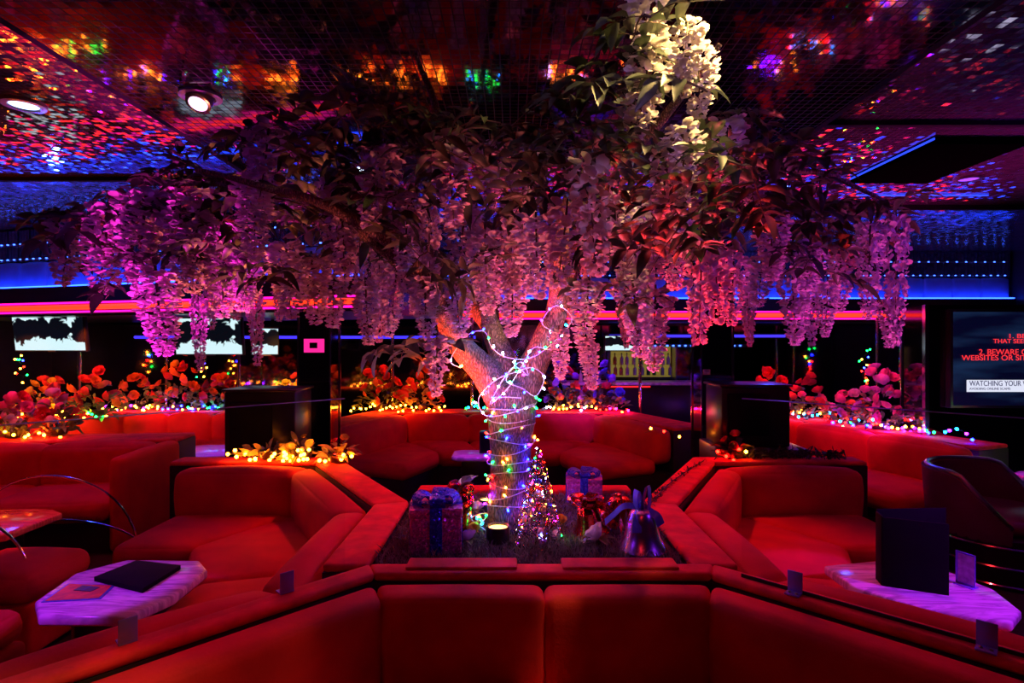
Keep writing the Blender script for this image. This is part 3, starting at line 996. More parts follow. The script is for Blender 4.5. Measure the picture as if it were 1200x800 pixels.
# small dark speaker by the far table
r = thing('speaker_box', 'small black box standing on the little purple table left of the trunk', 'speaker', (-.27, 5.9, .5))
MB().box((-.27, 5.9, .61), (.13, .13, .22)).build('body', M['black'], r, bev=.006)
MB().box((-.27, 5.832, .61), (.1, .008, .18)).build('grille', M['matte'], r, bev=.003)

# right: tub chair and black drum with chrome bands
def tub_chair(c, label, rot0=0.):
    r = thing('tub_chair', label, 'chair', (c[0], c[1], 0))
    MB().lathe([(.0, .345), (.34, .345), (.37, .37), (.37, .42), (.33, .455), (0, .46)], (c[0], c[1], 0), 28).build('seat_cushion', M['vinyl'], r, ang=60)
    bd = MB().lathe([(.40, .0), (.42, .02), (.42, .33), (.40, .345)], (c[0], c[1], 0), 40).build('body', M['black'], r)
    for z in (.28, .15, .03):
        MB().lathe([(.423, z - .008), (.43, z), (.423, z + .008)], (c[0], c[1], 0), 48, close=True).build('chrome_band', M['chrome'], bd)
    sh, rail = MB(), []
    vs, fs = [], []
    K = 24
    for i in range(K + 1):
        q = rot0 + math.radians(-25) + math.radians(230) * i / K
        h = .34 + .38 * min(1, math.sin(PI * i / K) * 1.6 + .15)
        for rr, z in ((.42, .3), (.45, h), (.38, h), (.38, .4)):
            vs.append((c[0] + rr * math.cos(q), c[1] + rr * math.sin(q), z))
        rail.append((c[0] + .415 * math.cos(q), c[1] + .415 * math.sin(q), h + .012))
    for i in range(K):
        for j in range(4):
            fs.append((i * 4 + j, i * 4 + (j + 1) % 4, (i + 1) * 4 + (j + 1) % 4, (i + 1) * 4 + j))
    fs += [(0, 1, 2, 3), (K * 4 + 3, K * 4 + 2, K * 4 + 1, K * 4)]
    sh.add(vs, fs)
    sh.build('shell_back', M['vinyl'], r, ang=50)
    MB().tube(rail, .016, 8).build('top_rail', M['steel'], r)
    return r


tub_chair((3.5, 4.1), 'dark tub chair with a curved rail and chrome-banded black base, at the right edge', .6)
# left: thin chrome tube frames of two low chairs
def hoop(c, rr, h, a0, label):
    r = thing('tubular_chair', label, 'chair', (c[0], c[1], 0), 'chrome tube chairs at the left edge')
    pts = []
    for i in range(25):
        t = PI * i / 24
        pts.append((c[0] + rr * math.cos(a0) * math.cos(t), c[1] + rr * math.sin(a0) * math.cos(t), h * math.sin(t) ** .6 if 0 < i < 24 else 0))
    MB().tube(pts, .007, 8).build('hoop', M['chrome'], r)
    p2 = [(x + -.12 * math.sin(a0), y + .12 * math.cos(a0), z * .55) for x, y, z in pts]
    MB().tube(p2, .006, 8).build('inner_hoop', M['chrome'], r)
    return r


hoop((-3.1, 3.85), .66, .74, -.15, 'thin chrome hoop of a low chair before the sofa at the left edge')
hoop((-3.0, 3.0), .42, .74, .25, 'thin chrome hoop arching over the red ottoman at the left edge')

# back bar: counter, shelves and bottles
r = thing('bar_counter', 'dim back bar counter with a red glowing edge right of the trunk', 'bar counter', (1.75, 8.6, 0))
MB().box((1.9, 8.75, .5), (2.2, .5, 1.0)).build('body', M['black'], r, bev=.01)
MB().box((1.9, 8.72, 1.02), (2.3, .6, .04)).build('worktop', M['marble'], r, bev=.01)
MB().box((1.55, 8.43, .98), (1.0, .012, .02)).build('glowing_edge', M['neon_red2'] if 'neon_red2' in M else glow('red edge', (1, .02, .02), 1.2), r, smooth=False)
r = thing('bottle_shelf', 'backlit yellow bottle shelf on the far wall behind the hanging pink clusters', 'shelf', (2.1, 9.2, 1.04))
MB().box((2.1, 9.35, 1.32), (1.0, .03, .5)).build('back_panel', glow('shelf glow', (.5, .36, .06), .35), r, smooth=False)
for z in (1.10, 1.27, 1.44):
    MB().box((2.1, 9.22, z), (1.05, .2, .015)).build('shelf_board', M['glass'], r, smooth=False)
for sx in (-1, 1):
    MB().box((2.1 + sx * .53, 9.22, 1.3), (.02, .22, .52)).build('side_panel', M['steel'], r, smooth=False)


def bottle_mb(h, rr):
    return MB().lathe([(0, 0), (rr, 0), (rr, h * .6), (rr * .5, h * .72), (rr * .3, h * .78), (rr * .3, h * .98), (rr * .36, h * .98), (rr * .36, h)], (0, 0, 0), 12)


bm_ = {k: proto(bottle_mb(.17, .03), 'bottle', M[k]) for k in ('glassgreen', 'glassamber', 'glassclear')}
cap_ = proto(MB().lathe([(0, 0), (.011, 0), (.011, .02), (0, .02)], (0, 0, 0), 8), 'cap', M['black'])
bn = {'glassgreen': 'green', 'glassamber': 'amber', 'glassclear': 'pale'}
for row, z in enumerate((1.1085, 1.2785)):
    for i in range(9):
        k = R.choice(list(bn))
        x = 1.66 + i * .11 + R.uniform(-.02, .02)
        b = thing('bottle', '%s bottle on the %s of the backlit shelf on the far wall' % (bn[k], ('lower board', 'middle board')[row]), 'bottle', (x, 9.22, z), '%s bottles on the %s of the backlit shelf' % (bn[k], ('lower board', 'middle board')[row]))
        place(bm_[k], 'glass_body', b, trs((0, 0, 0)))
        place(cap_, 'cap', b, trs((0, 0, .165)))
for i in range(4):
    k = ('glassclear', 'glassamber')[i % 2]
    b = thing('bottle', '%s bottle on the bar counter left of the backlit shelf' % bn[k], 'bottle', (1.05 + i * .14, 8.7, 1.04), '%s bottles standing on the bar counter' % bn[k])
    place(bm_[k], 'glass_body', b, trs((0, 0, 0))); place(cap_, 'cap', b, trs((0, 0, .165)))

# recessed ceiling lamps
def downlight(p, col, s, label, eye=False):
    r = thing('ceiling_downlight', label, 'ceiling lamp', p)
    x, y, z = p
    MB().lathe([(.105, z), (.105, z - .012), (.075, z - .014), (.07, z)], (x, y, 0), 28).build('trim_ring', M['steel'], r)
    m = glow('lamp face ' + label[:6], col, s)
    if eye:
        rot = Matrix.Rotation(-.5, 3, 'X')
        MB().lathe([(.062, .05), (.066, 0), (.062, -.05), (.05, -.055)], Vector((x, y, z - .01)), 20, M4=rot, close=True).build('eyeball', M['steel'], r)
        MB().lathe([(0, -.05), (.046, -.052), (.046, -.047), (0, -.046)], Vector((x, y, z - .01)), 20, M4=rot).build('lamp_face', m, r)
    else:
        MB().lathe([(0, z - .004), (.068, z - .006), (.068, z), (0, z)], (x, y, 0), 24).build('lamp_face', m, r)
    return r


p = Q(235, 112, EZ and 1.3 * F / (400 - 112)); downlight((p.x, p.y, ZC), (1, .5, .8), 2.2, 'pinkish eyeball lamp in the ceiling above the left of the tree', True)
p = Q(28, 122, 1.33 * F / (400 - 122)); downlight((p.x, p.y, ZC + .03), (.45, .55, 1), 4, 'pale blue round lamp in the red-gold mirrored ceiling at the left edge')
p = Q(1135, 209, 1.345 * F / (400 - 209)); downlight((p.x, p.y, ZC + .045), (.35, .06, 1), 1.6, 'dim violet round lamp in the magenta mirrored ceiling at the right edge')
p = Q(426, 199, 1.345 * F / (400 - 197)); downlight((p.x, p.y, ZC + .045), (.6, .75, 1), 5, 'bright bluish lamp in the ceiling seen through the leaves left of the trunk')
# ------------------------------------------------------------------ planter and turf
ZP = .712
r = thing('planter_box', 'low square planter box under the tree, covered with dark turf', 'planter', (.075, 2.93, 0))
MB().box((.075, 2.925, .34), (1.30, 1.14, .68)).build('box_body', M['plinth'], r, smooth=False)
MB().box((.075, 2.925, .695), (1.30, 1.14, .03)).build('turf_backing', M['soil'], r, smooth=False)
t = MB()
for i in range(9000):
    x = R.uniform(-.57, .72); y = R.uniform(2.36, 3.49)
    h = R.uniform(.012, .034) * (1.4 if y < 2.6 else 1)
    a = R.uniform(0, 2 * PI); w = R.uniform(.0015, .0035)
    lx, ly = R.gauss(0, .016), R.gauss(0, .016)
    c, s = math.cos(a) * w, math.sin(a) * w
    t.add([(x - c, y - s, ZP - .004), (x + c, y + s, ZP - .004), (x + c * .6 + lx * .5, y + s * .6 + ly * .5, ZP + h * .65), (x + lx, y + ly, ZP + h)], [(0, 1, 2, 3)])
tag(t.build('turf', M['turf'], smooth=False), 'dark artificial turf covering the planter around the tree trunk', 'grass', kind='stuff')

# ------------------------------------------------------------------ leaves, petals
def leaf(mb, p, d, up, L, W, droop=.25, fold=.25):
    d = d.normalized(); s = d.cross(up)
    if s.length < 1e-4: s = d.orthogonal()
    s.normalize(); u = s.cross(d)
    vs = []
    for t, w in ((0, .05), (.25, .8), (.5, 1.), (.78, .62), (1, .02)):
        c = p + d * L * t - Vector((0, 0, 1)) * L * droop * t * t
        vs += [c - s * W * w / 2 + u * W * w * fold, c, c + s * W * w / 2 + u * W * w * fold]
    fs = []
    for i in range(4):
        a = i * 3
        fs += [(a, a + 1, a + 4, a + 3), (a + 1, a + 2, a + 5, a + 4)]
    mb.add(vs, fs)


def petal(mb, p, d, up, L, W, cup=.35):
    d = d.normalized(); s = d.cross(up)
    if s.length < 1e-4: s = d.orthogonal()
    s.normalize(); u = s.cross(d)
    vs = []
    for t, w, h in ((0, .25, 0), (.4, .95, -.1), (.78, 1., cup * .35), (1, .5, cup)):
        for q in (-1, 0, 1):
            vs.append(p + d * L * t + s * W * w * q / 2 + u * L * (h + (.22 * w if q else 0)))
    fs = [(0, 1, 4, 3), (1, 2, 5, 4), (3, 4, 7, 6), (4, 5, 8, 7), (6, 7, 10, 9), (7, 8, 11, 10)]
    mb.add(vs, fs)


def rv(a=1):
    return Vector((R.gauss(0, a), R.gauss(0, a), R.gauss(0, a)))


def raceme_mb(L=.42, wid=.058, rings=19, per=6, psz=.037):
    mb = MB()
    mb.mi = 1
    bend = R.uniform(-.03, .03)
    mb.tube([(0, 0, .03), (bend * .3, 0, -L * .4), (bend, 0, -L)], [.004, .003, .001], 5)
    mb.mi = 0
    for k in range(rings):
        t = (k + R.random()) / rings
        rr = wid * (min(1, t * 6 + .35)) * (1 - t) ** .55 + .006
        sz = psz * (1 - .45 * t)
        for j in range(per):
            q = 2 * PI * (j + R.random()) / per
            o = Vector((math.cos(q), math.sin(q), 0))
            p = Vector((bend * t, 0, -L * t)) + o * rr * R.uniform(.55, 1.0)
            petal(mb, p, o * .55 + Vector((0, 0, R.choice((1, 1, -1)) * R.uniform(.3, 1.))) + rv(.35), o + rv(.35), sz * R.uniform(.8, 1.25), sz * R.uniform(.9, 1.3))
            petal(mb, p, o * .6 + Vector((0, 0, -1.)) + rv(.3), o + rv(.2), sz * .8, sz * .75, .1)
    return mb


RAC = [proto(raceme_mb(.42, R.uniform(.048, .058), 30, 8, .025) if i < 3 else raceme_mb(.42, .056), 'flower_cluster', [M['petal' if i < 4 else 'petal_pale'], M['twig']], ang=180) for i in range(5)]


def twig_mb(L=.46, nl=6, lf=.095):
    mb = MB()
    pts = []
    for i in range(8):
        t = i / 7
        pts.append(Vector((L * t, R.uniform(-.012, .012), .05 * math.sin(t * PI) - .18 * t * t)))
    mb.mi = 1
    mb.tube(pts, [.005 * (1 - .7 * i / 7) for i in range(8)], 5)
    for k in range(nl):
        t = (k + .6) / nl
        b = pts[min(7, int(t * 7))]
        sd = 1 if k % 2 else -1
        out = Vector((R.uniform(.2, .8), sd * R.uniform(.5, 1), R.uniform(-.1, .5))).normalized()
        rl = R.uniform(.12, .2)
        # rachis with paired leaflets
        rp = [b + out * rl * q - Vector((0, 0, .3 * rl * q * q)) for q in (0, .33, .66, 1)]
        mb.mi = 1
        mb.tube(rp, .002, 4, cap=False)
        mb.mi = 0
        for q in range(1, 4):
            side = out.cross(Vector((0, 0, 1))).normalized()
            for sg in (-1, 1):
                leaf(mb, rp[q], out * .5 + side * sg + rv(.2), Vector((0, 0, 1)) + rv(.35), lf * R.uniform(.7, 1.15), lf * R.uniform(.38, .5), R.uniform(.2, .7))
        leaf(mb, rp[3], out + rv(.15), Vector((0, 0, 1)) + rv(.3), lf * 1.2, lf * .5, R.uniform(.2, .7))
    return mb


TWG = [proto(twig_mb(R.uniform(.4, .52), 6, R.uniform(.10, .125)), 'leafy_twig', [M['leaf'], M['twig']], ang=180) for i in range(5)]

# ------------------------------------------------------------------ the tree
TX, TY, TZ = -.012, 2.95, ZP
tree = thing('wisteria_tree', 'big artificial wisteria tree with hanging pink flowers, growing from the planter in the middle', 'tree', (TX, TY, TZ - .03))
def nz(p, s=6, a=.012):
    return Vector(noise.noise_vector(Vector(p) * s)) * a
def path(pts, k=6):
    """Catmull-Rom through points"""
    pts = [Vector(p) for p in pts]
    q = [pts[0] * 2 - pts[1]] + pts + [pts[-1] * 2 - pts[-2]]
    out = []
    for i in range(1, len(q) - 2):
        for j in range(k):
            t = j / k
            a, b, c, d = q[i - 1:i + 3]
            out.append(.5 * ((2 * b) + (c - a) * t + (2 * a - 5 * b + 4 * c - d) * t * t + (3 * b - a - 3 * c + d) * t ** 3))
    out.append(pts[-1])
    return out
def ramp(vals, m):
    out = []
    for i in range(m):
        t = i / (m - 1) * (len(vals) - 1)
        k = min(len(vals) - 2, int(t))
        out.append(vals[k] + (vals[k + 1] - vals[k]) * (t - k))
    return out
def limb(mb, pts, rs, n=14, k=6):
    p = path(pts, k)
    p = [x + nz(x) for x in p]
    mb.tube(p, ramp(rs, len(p)), n)
tm = MB()
limb(tm, [(TX, TY, ZP - .03), (TX, TY, .95), (TX + .01, TY, 1.2), (TX + .02, TY, 1.42)], [.115, .105, .107, .125, .10], 20)
limb(tm, [(TX - .01, TY, 1.25), (-.12, 2.93, 1.46), (-.25, 2.88, 1.62), (-.33, 2.84, 1.74)], [.085, .08, .066, .055])
limb(tm, [(TX, TY + .02, 1.3), (-.05, 3.0, 1.55), (-.13, 3.05, 1.75)], [.08, .068, .055])
limb(tm, [(TX + .02, TY, 1.25), (.1, 2.95, 1.5), (.18, 2.95, 1.68), (.25, 2.95, 1.82)], [.085, .078, .066, .055])
tk = tm.build('trunk', M['bark'], tree)
rm = tk.modifiers.new('remesh', 'REMESH'); rm.mode = 'VOXEL'; rm.voxel_size = .012; rm.use_smooth_shade = True
sm = tk.modifiers.new('smooth', 'SMOOTH'); sm.iterations = 4
BR = [
    ([(-.30, 2.86, 1.70), (-.5, 2.7, 2.0), (-1.0, 2.6, 2.32), (-1.75, 2.6, 2.38)], [.055, .036, .022, .01]),
    ([(-.30, 2.86, 1.70), (-.42, 2.55, 1.98), (-.75, 2.3, 2.2), (-1.2, 2.15, 2.3)], [.05, .032, .02, .008]),
    ([(-.12, 3.05, 1.73), (-.5, 3.35, 2.2), (-1.3, 3.6, 2.42), (-2.0, 3.4, 2.35)], [.055, .036, .02, .01]),
    ([(-.12, 3.05, 1.73), (-.1, 3.3, 2.2), (-.2, 3.8, 2.5)], [.05, .03, .012]),
    ([(-.12, 3.05, 1.73), (-.15, 2.7, 2.15), (-.3, 2.35, 2.55), (-.35, 2.1, 2.72)], [.045, .03, .018, .008]),
    ([(.23, 2.95, 1.80), (.36, 2.9, 2.15), (.8, 2.75, 2.42), (1.4, 2.7, 2.46), (1.85, 2.75, 2.3)], [.055, .036, .024, .014, .008]),
    ([(.23, 2.95, 1.80), (.26, 2.55, 2.3), (.55, 2.4, 2.5), (.75, 2.05, 2.72)], [.05, .032, .024, .01]),
    ([(.23, 2.95, 1.80), (.45, 3.3, 2.2), (1.0, 3.6, 2.45), (1.6, 3.6, 2.4)], [.05, .032, .02, .01]),
]
for pts, rs in BR:
    m = MB(); limb(m, pts, rs, 9, 7)
    m.build('branch', M['bark'], tk)


def dome(x, y):
    return 2.74 - .10 * (x + .1) ** 2 - .06 * (y - 2.9) ** 2


def inv(o): return Vector(o) - tree.location


def put_rac(p, s, sz, i=None, yaw=None):
    me = RAC[R.randrange(3) if i is None else i]
    from mathutils import Euler
    m = Matrix.LocRotScale(inv(p), Euler((R.gauss(0, .06), R.gauss(0, .06), R.uniform(0, 6.28))), Vector((s, s, sz)))
    return place(me, 'flower_cluster', tree, m)


# mostly clusters that can be told apart in the photograph: px, py top, py bottom, distance, width px
CL = [(85, 255, 335, 2.75, 44), (128, 240, 345, 2.65, 52), (172, 225, 330, 2.6, 60), (182, 318, 418, 2.55, 54), (210, 225, 330, 2.6, 54),
      (232, 250, 345, 2.65, 50), (262, 290, 372, 2.7, 44), (315, 150, 245, 2.3, 46), (300, 205, 305, 2.4, 50), (335, 285, 375, 2.6, 46), (296, 290, 366, 2.7, 44),
      (365, 300, 380, 2.7, 42), (400, 215, 330, 2.5, 46), (392, 300, 385, 2.8, 40), (428, 330, 405, 2.7, 36), (465, 315, 395, 2.6, 34), (450, 170, 270, 2.3, 42),
      (512, 395, 465, 2.3, 26), (498, 320, 400, 2.6, 40), (525, 165, 265, 2.2, 46), (545, 240, 330, 2.5, 46), (535, 330, 400, 2.7, 38), (568, 270, 370, 2.4, 44),
      (600, 320, 395, 2.6, 40), (628, 255, 350, 2.3, 46), (665, 240, 340, 2.2, 46), (692, 190, 325, 1.95, 48), (690, 330, 405, 2.5, 46), (655, 385, 445, 2.5, 26),
      (688, 398, 458, 2.4, 28), (722, 230, 320, 2.4, 46), (740, 315, 420, 2.5, 46), (768, 340, 435, 2.6, 40), (755, 235, 330, 2.5, 44), (792, 250, 340, 2.4, 42),
      (822, 280, 405, 2.2, 38), (838, 285, 380, 2.2, 34), (226, 225, 330, 3.6, 44), (244, 250, 345, 3.6, 44), (212, 215, 300, 3.5, 44), (860, 300, 382, 2.4, 36), (893, 300, 360, 2.6, 34), (928, 300, 405, 2.5, 40), (950, 285, 370, 2.5, 40), (905, 250, 330, 2.4, 44),  # the three farthest clusters are added for a magenta reflection in the ceiling
      (1020, 260, 375, 2.6, 34), (1050, 250, 405, 2.65, 30), (985, 300, 365, 2.8, 30), (970, 330, 395, 2.7, 26), (1040, 350, 408, 2.7, 24),
      (758, -15, 75, 1.98, 46), (764, 55, 160, 2.0, 50), (806, 28, 100, 1.85, 34), (818, 62, 135, 1.85, 40), (800, 150, 240, 1.85, 42), (782, 170, 250, 1.95, 36),
      (852, 140, 215, 2.2, 40), (880, 180, 260, 2.4, 40), (575, 170, 250, 2.4, 44), (610, 180, 260, 2.5, 44), (480, 225, 320, 2.4, 46)]
nrac = 0
for px, a, b, Y, w in CL:
    p = Q(px, a, Y); z1 = Q(px, b, Y).z
    L = (p.z - z1); wid = w / F * Y
    i = 4 if Y < 2.05 else (3 if Y < 2.35 else None)
    put_rac(p, wid / .125, L / .42, i)
    nrac += 1
for k in range(100 - nrac):
    q = R.uniform(0, 2 * PI); rr = math.sqrt(R.random())
    x = -.15 + 2.0 * rr * math.cos(q); y = 3.35 + .8 * rr * math.sin(q)
    z = min(2.5, dome(x, y) - R.uniform(.25, .55))
    put_rac((x, y, z), R.uniform(.75, .95), R.uniform(.85, 1.25))

# leafy twigs
ntw = 0
TW = [(120, 235, 2.7), (80, 260, 2.8), (170, 215, 2.7), (215, 205, 2.6), (250, 195, 2.6), (300, 175, 2.6), (340, 160, 2.4), (380, 190, 2.3), (420, 150, 2.2),
      (455, 135, 2.2), (490, 140, 2.1), (530, 155, 2.1), (545, 190, 2.1), (600, 170, 2.4), (640, 165, 2.2), (680, 140, 2.1), (660, 190, 2.1), (700, 170, 2.1),
      (720, 110, 2.1), (740, 60, 1.9), (755, 120, 1.9), (800, 210, 1.9), (820, 230, 1.9), (835, 250, 2.0), (850, 200, 2.1), (870, 150, 2.3), (890, 190, 2.3),
      (910, 230, 2.3), (930, 210, 2.4), (960, 240, 2.5), (990, 245, 2.6), (1030, 245, 2.6), (862, 240, 2.2), (780, 235, 2.1), (560, 295, 2.4), 
      (500, 290, 2.4), (470, 230, 2.4), (430, 250, 2.6), (360, 240, 2.5), (280, 250, 2.6), (230, 290, 2.6), (180, 290, 2.6), (700, 300, 2.2), (640, 230, 2.2),
      (725, 350, 2.6), (470, 420, 2.5), (940, 280, 2.4), (310, 310, 2.6)]
for px, py, Y in TW:
    p = Q(px, py, Y)
    yaw = R.uniform(0, 6.28)
    o = place(TWG[ntw % 5], 'leafy_twig', tree, trs(inv(p) - Vector((.2 * math.cos(yaw), .2 * math.sin(yaw), .0)), (R.gauss(0, .3), R.uniform(-.35, .25), yaw), R.uniform(.7, .95)))
    ntw += 1
while ntw < 84:
    q = R.uniform(0, 2 * PI); rr = math.sqrt(R.random())
    x = -.1 + 1.85 * rr * math.cos(q); y = 3.45 + .75 * rr * math.sin(q)
    z = dome(x, y) - R.uniform(.0, .25)
    yaw = math.atan2(y - 3, x) + R.gauss(0, .6)
    place(TWG[ntw % 5], 'leafy_twig', tree, trs(inv((x, y, z)), (R.gauss(0, .3), R.uniform(-.2, .6), yaw), R.uniform(.8, 1.15)))
    ntw += 1

# ------------------------------------------------------------------ strings of lights
bulb_mb = MB().lathe([(0, -.009), (.0045, -.006), (.0055, 0), (.0045, .006), (0, .0095)], (0, 0, 0), 8)
BULB = {k: proto(bulb_mb, 'bulb', M['bulb_' + k]) for k in GB}
far_mb = MB().ell((0, 0, 0), .013, .013, .013, 8, 6)
BULBF = {k: proto(far_mb, 'bulb', M['bulb_' + k]) for k in GB}
sock = proto(MB().lathe([(.003, -.022), (.005, -.018), (.005, -.006), (.0035, -.005)], (0, 0, 0), 6), 'socket', M['wire'])


def light_string(label, pts, cols, every, near=False, wire='wire', wr=.0016, jitter=.02, maxb=100):
    pts = [Vector(p) for p in pts]
    c = sum(pts, Vector()) / len(pts)
    c.z = min(p.z for p in pts)
    r = thing('string_lights', label, 'string lights', c)
    MB().tube(pts, wr, 5).build('wire', M[wire], r)
    acc, k, last = every * .5, 0, pts[0]
    for a, b in zip(pts, pts[1:]):
        seg = (b - a).length
        while acc <= seg and k < maxb:
            p = a + (b - a) * (acc / seg)
            d = rv(1).normalized()
            if near is not False:
                d = (near(p) + rv(.5)).normalized()
            o = p + d * jitter
            col = R.choice(cols)
            rot = d.to_track_quat('Z', 'Y').to_euler()
            bo = place((BULB if near is not False else BULBF)[col], 'bulb', r, trs(o - r.location, rot, 1.))
            if near is not False:
                place(sock, 'socket', bo, trs((0, 0, 0)))
            k += 1
            acc += every
        acc -= seg
    return r


def trad(z):
    return .118 if z < 1.2 else .118 + (z - 1.2) * .07
pts = []
T = 11.0
N_ = 260
for i in range(N_ + 1):
    t = i / N_
    q = -1.2 + t * T * 2 * PI
    z = .77 + .60 * t + .022 * math.sin(q * .5 + 1) + .012 * math.sin(q * 1.7)
    rr = trad(z) + .004
    pts.append((TX + .01 * t + rr * math.cos(q), TY + rr * math.sin(q), z))
outw = lambda p: Vector((p.x - TX, p.y - TY, R.uniform(-.3, .5)))
light_string('string of small coloured lights wound in rings around the lower tree trunk', pts, ['blue', 'violet', 'green', 'warm', 'red', 'red', 'warm', 'blue', 'warm'], .11, near=outw, wr=.0022, maxb=80)
# the loose part over the fork
fork = [(.11, 2.84, 1.34), (.0, 2.80, 1.30), (-.13, 2.84, 1.28), (-.17, 2.9, 1.36), (-.08, 2.80, 1.46), (.02, 2.80, 1.50), (.1, 2.82, 1.52), (.16, 2.85, 1.47), (.12, 2.83, 1.38),
        (.05, 2.80, 1.42), (-.03, 2.81, 1.46), (.04, 2.81, 1.55), (.08, 2.82, 1.48), (.0, 2.8, 1.52), (-.11, 2.83, 1.34), (-.02, 2.81, 1.42), (.05, 2.82, 1.53), (.11, 2.84, 1.62), (.2, 2.86, 1.61), (.24, 2.87, 1.68), (.15, 2.85, 1.74), (.22, 2.86, 1.83),
        (.3, 2.86, 1.75), (.12, 2.83, 1.58), (-.02, 2.83, 1.57), (-.1, 2.85, 1.62), (-.14, 2.9, 1.7), (-.22, 2.8, 1.68), (-.3, 2.78, 1.56), (-.25, 2.78, 1.52)]
light_string('tangle of bright white and blue lights hung in the fork of the tree', path(fork, 5), ['white', 'blue', 'white', 'violet', 'cyan', 'white', 'green', 'blue'], .065, near=lambda p: Vector((0, -1, 0)), wr=.0022)

# ------------------------------------------------------------------ decorations on the turf
def ribbon(mb, pts, wv, th=.003):
    """strip of two-sided ribbon"""
    pts = [Vector(p) for p in pts]; wv = Vector(wv)
    vs, fs = [], []
    for i, p in enumerate(pts):
        a = pts[max(0, i - 1)]; b = pts[min(len(pts) - 1, i + 1)]
        nn = (b - a).cross(wv)
        nn = nn.normalized() * th / 2 if nn.length > 1e-9 else Vector((0, 0, th / 2))
        vs += [p - wv / 2 - nn, p + wv / 2 - nn, p + wv / 2 + nn, p - wv / 2 + nn]
    for i in range(len(pts) - 1):
        for j in range(4):
            fs.append((i * 4 + j, i * 4 + (j + 1) % 4, (i + 1) * 4 + (j + 1) % 4, (i + 1) * 4 + j))
    k = (len(pts) - 1) * 4
    fs += [(3, 2, 1, 0), (k, k + 1, k + 2, k + 3)]
    mb.add(vs, fs)


def bow_loop(mb, c, d, L, H, w):
    """teardrop loop leaving c along d"""
    d = Vector(d).normalized(); c = Vector(c)
    wv = Vector((0, 0, 1)).cross(d).normalized() * w
    pts = []
    for i in range(15):
        t = 2 * PI * i / 14
        x = (1 - math.cos(t)) / 2; y = math.sin(t) * math.sin(t / 2)
        pts.append(c + d * L * x + Vector((0, 0, H * (y * .55 + .35 * x))))
    ribbon(mb, pts, wv, .004)


def gift(c, w, d, h, rz, label, sash):
    r = thing('gift_box', label, 'gift box', c)
    x, y, z = c
    rot = Matrix.Rotation(rz, 3, 'Z')
    MB().box((x, y, z + h * .45), (w, d, h * .9), rz).build('box_body', M['pinkglit'], r, bev=.006)
    MB().box((x, y, z + h * .9), (w * 1.04, d * 1.04, h * .2), rz).build('lid', M['pinkglit'], r, bev=.006)
    b = MB()
    b.box((x, y, z + h * .5), (sash, d * 1.055, h * 1.02), rz)
    b.box((x, y, z + h * .503), (w * 1.055, sash, h * 1.02), rz)
    rb = b.build('ribbon', M['blueglit'], r, bev=.002)
    b = MB()
    top = Vector((x, y, z + h * 1.01))
    for a in (0.25, PI - .25, 1.3, -1.5, PI + .6, -.5):
        bow_loop(b, top, rot @ Vector((math.cos(a), math.sin(a), 0)), w * .46, h * .34, w * .3)
    b.ell(top + Vector((0, 0, .018)), w * .1, w * .1, w * .09)
    b.build('bow', M['blueglit'], rb)
    return r


gift((-.345, 2.59, ZP + .005), .225, .2, .2, .12, 'big pink glitter gift box with a blue bow, beside the candle cup', .055)
gift((.42, 3.33, ZP + .005), .20, .17, .15, -.1, 'smaller pink gift box with a blue bow, at the far right of the turf', .045)

BELL = [(0, .15), (.018, .15), (.03, .146), (.046, .13), (.055, .1), (.06, .07), (.068, .04), (.084, .015), (.094, 0), (.09, -.002), (.08, .012), (.062, .04), (.052, .08), (.04, .125), (0, .14)]


def bell(c, s, tilt, m, label, extras):
    r = thing('christmas_bell', label, 'bell', c)
    rot = Matrix.Rotation(tilt[1], 3, 'Z') @ Matrix.Rotation(tilt[0], 3, 'X')
    sh_ = MB().lathe([(a * s, b * s) for a, b in BELL], c, 28, M4=rot, close=True).build('shell', M[m], r, ang=60)
    MB().ell(Vector(c) + rot @ Vector((0, 0, .012 * s)), .017 * s, .017 * s, .017 * s).build('clapper', M[m], sh_)
    ring = [Vector(c) + rot @ Vector((.016 * s * math.cos(q), 0, .16 * s + .016 * s * math.sin(q))) for q in [i * PI / 6 for i in range(12)]]
    MB().tube(ring, .0025, 6, closed=True).build('hanging_ring', M['steel'], r)
    extras(r, Vector(c) + rot @ Vector((0, 0, .15 * s)), rot)
    return r


def ex_blue(r, top, rot):
    b = MB()
    for d, L, H in (((.3, -.2, 0), .035, .15), ((-.25, -.1, 0), .035, .12)):
        bow_loop(b, top, d, L, H, .035)
    b.build('bow', M['blueribbon'], r)
    b = MB()
    ribbon(b, path([top, top + Vector((-.02, -.035, -.02)), top + Vector((-.035, -.06, -.06)), top + Vector((-.04, -.075, -.09))]), (.04, 0, 0))
    ribbon(b, path([top, top + Vector((-.08, -.01, .01)), top + Vector((-.13, -.01, -.03)), top + Vector((-.17, -.02, -.06))]), (0, .022, .02))
    ribbon(b, path([top, top + Vector((.05, -.05, -.02)), top + Vector((.07, -.06, -.06))]), (.03, 0, .02))
    b.build('ribbon_tail', M['blueribbon'], r)


def ex_red(r, top, rot):
    b = MB()
    for d in ((1, -.3, 0), (-1, -.2, 0), (.6, .8, 0), (-.6, .7, 0), (.2, -1, 0)):
        bow_loop(b, top, d, .085, .05, .045)
    b.ell(top + Vector((0, 0, .015)), .014, .014, .012)
    b.build('bow', M['redfoil'], r)
    b = MB()
    ribbon(b, path([top, top + Vector((.08, -.03, -.01)), top + Vector((.15, -.03, -.07)), top + Vector((.17, -.04, -.12))]), (.02, .05, .02))
    b.build('ribbon_tail', M['redfoil'], r)


def ex_red_small(r, top, rot):
    b = MB()
    ribbon(b, path([top, top + Vector((.02, -.05, -.02)), top + Vector((.02, -.09, -.08))]), (.03, 0, .0))
    b.build('ribbon_tail', M['redfoil'], r)


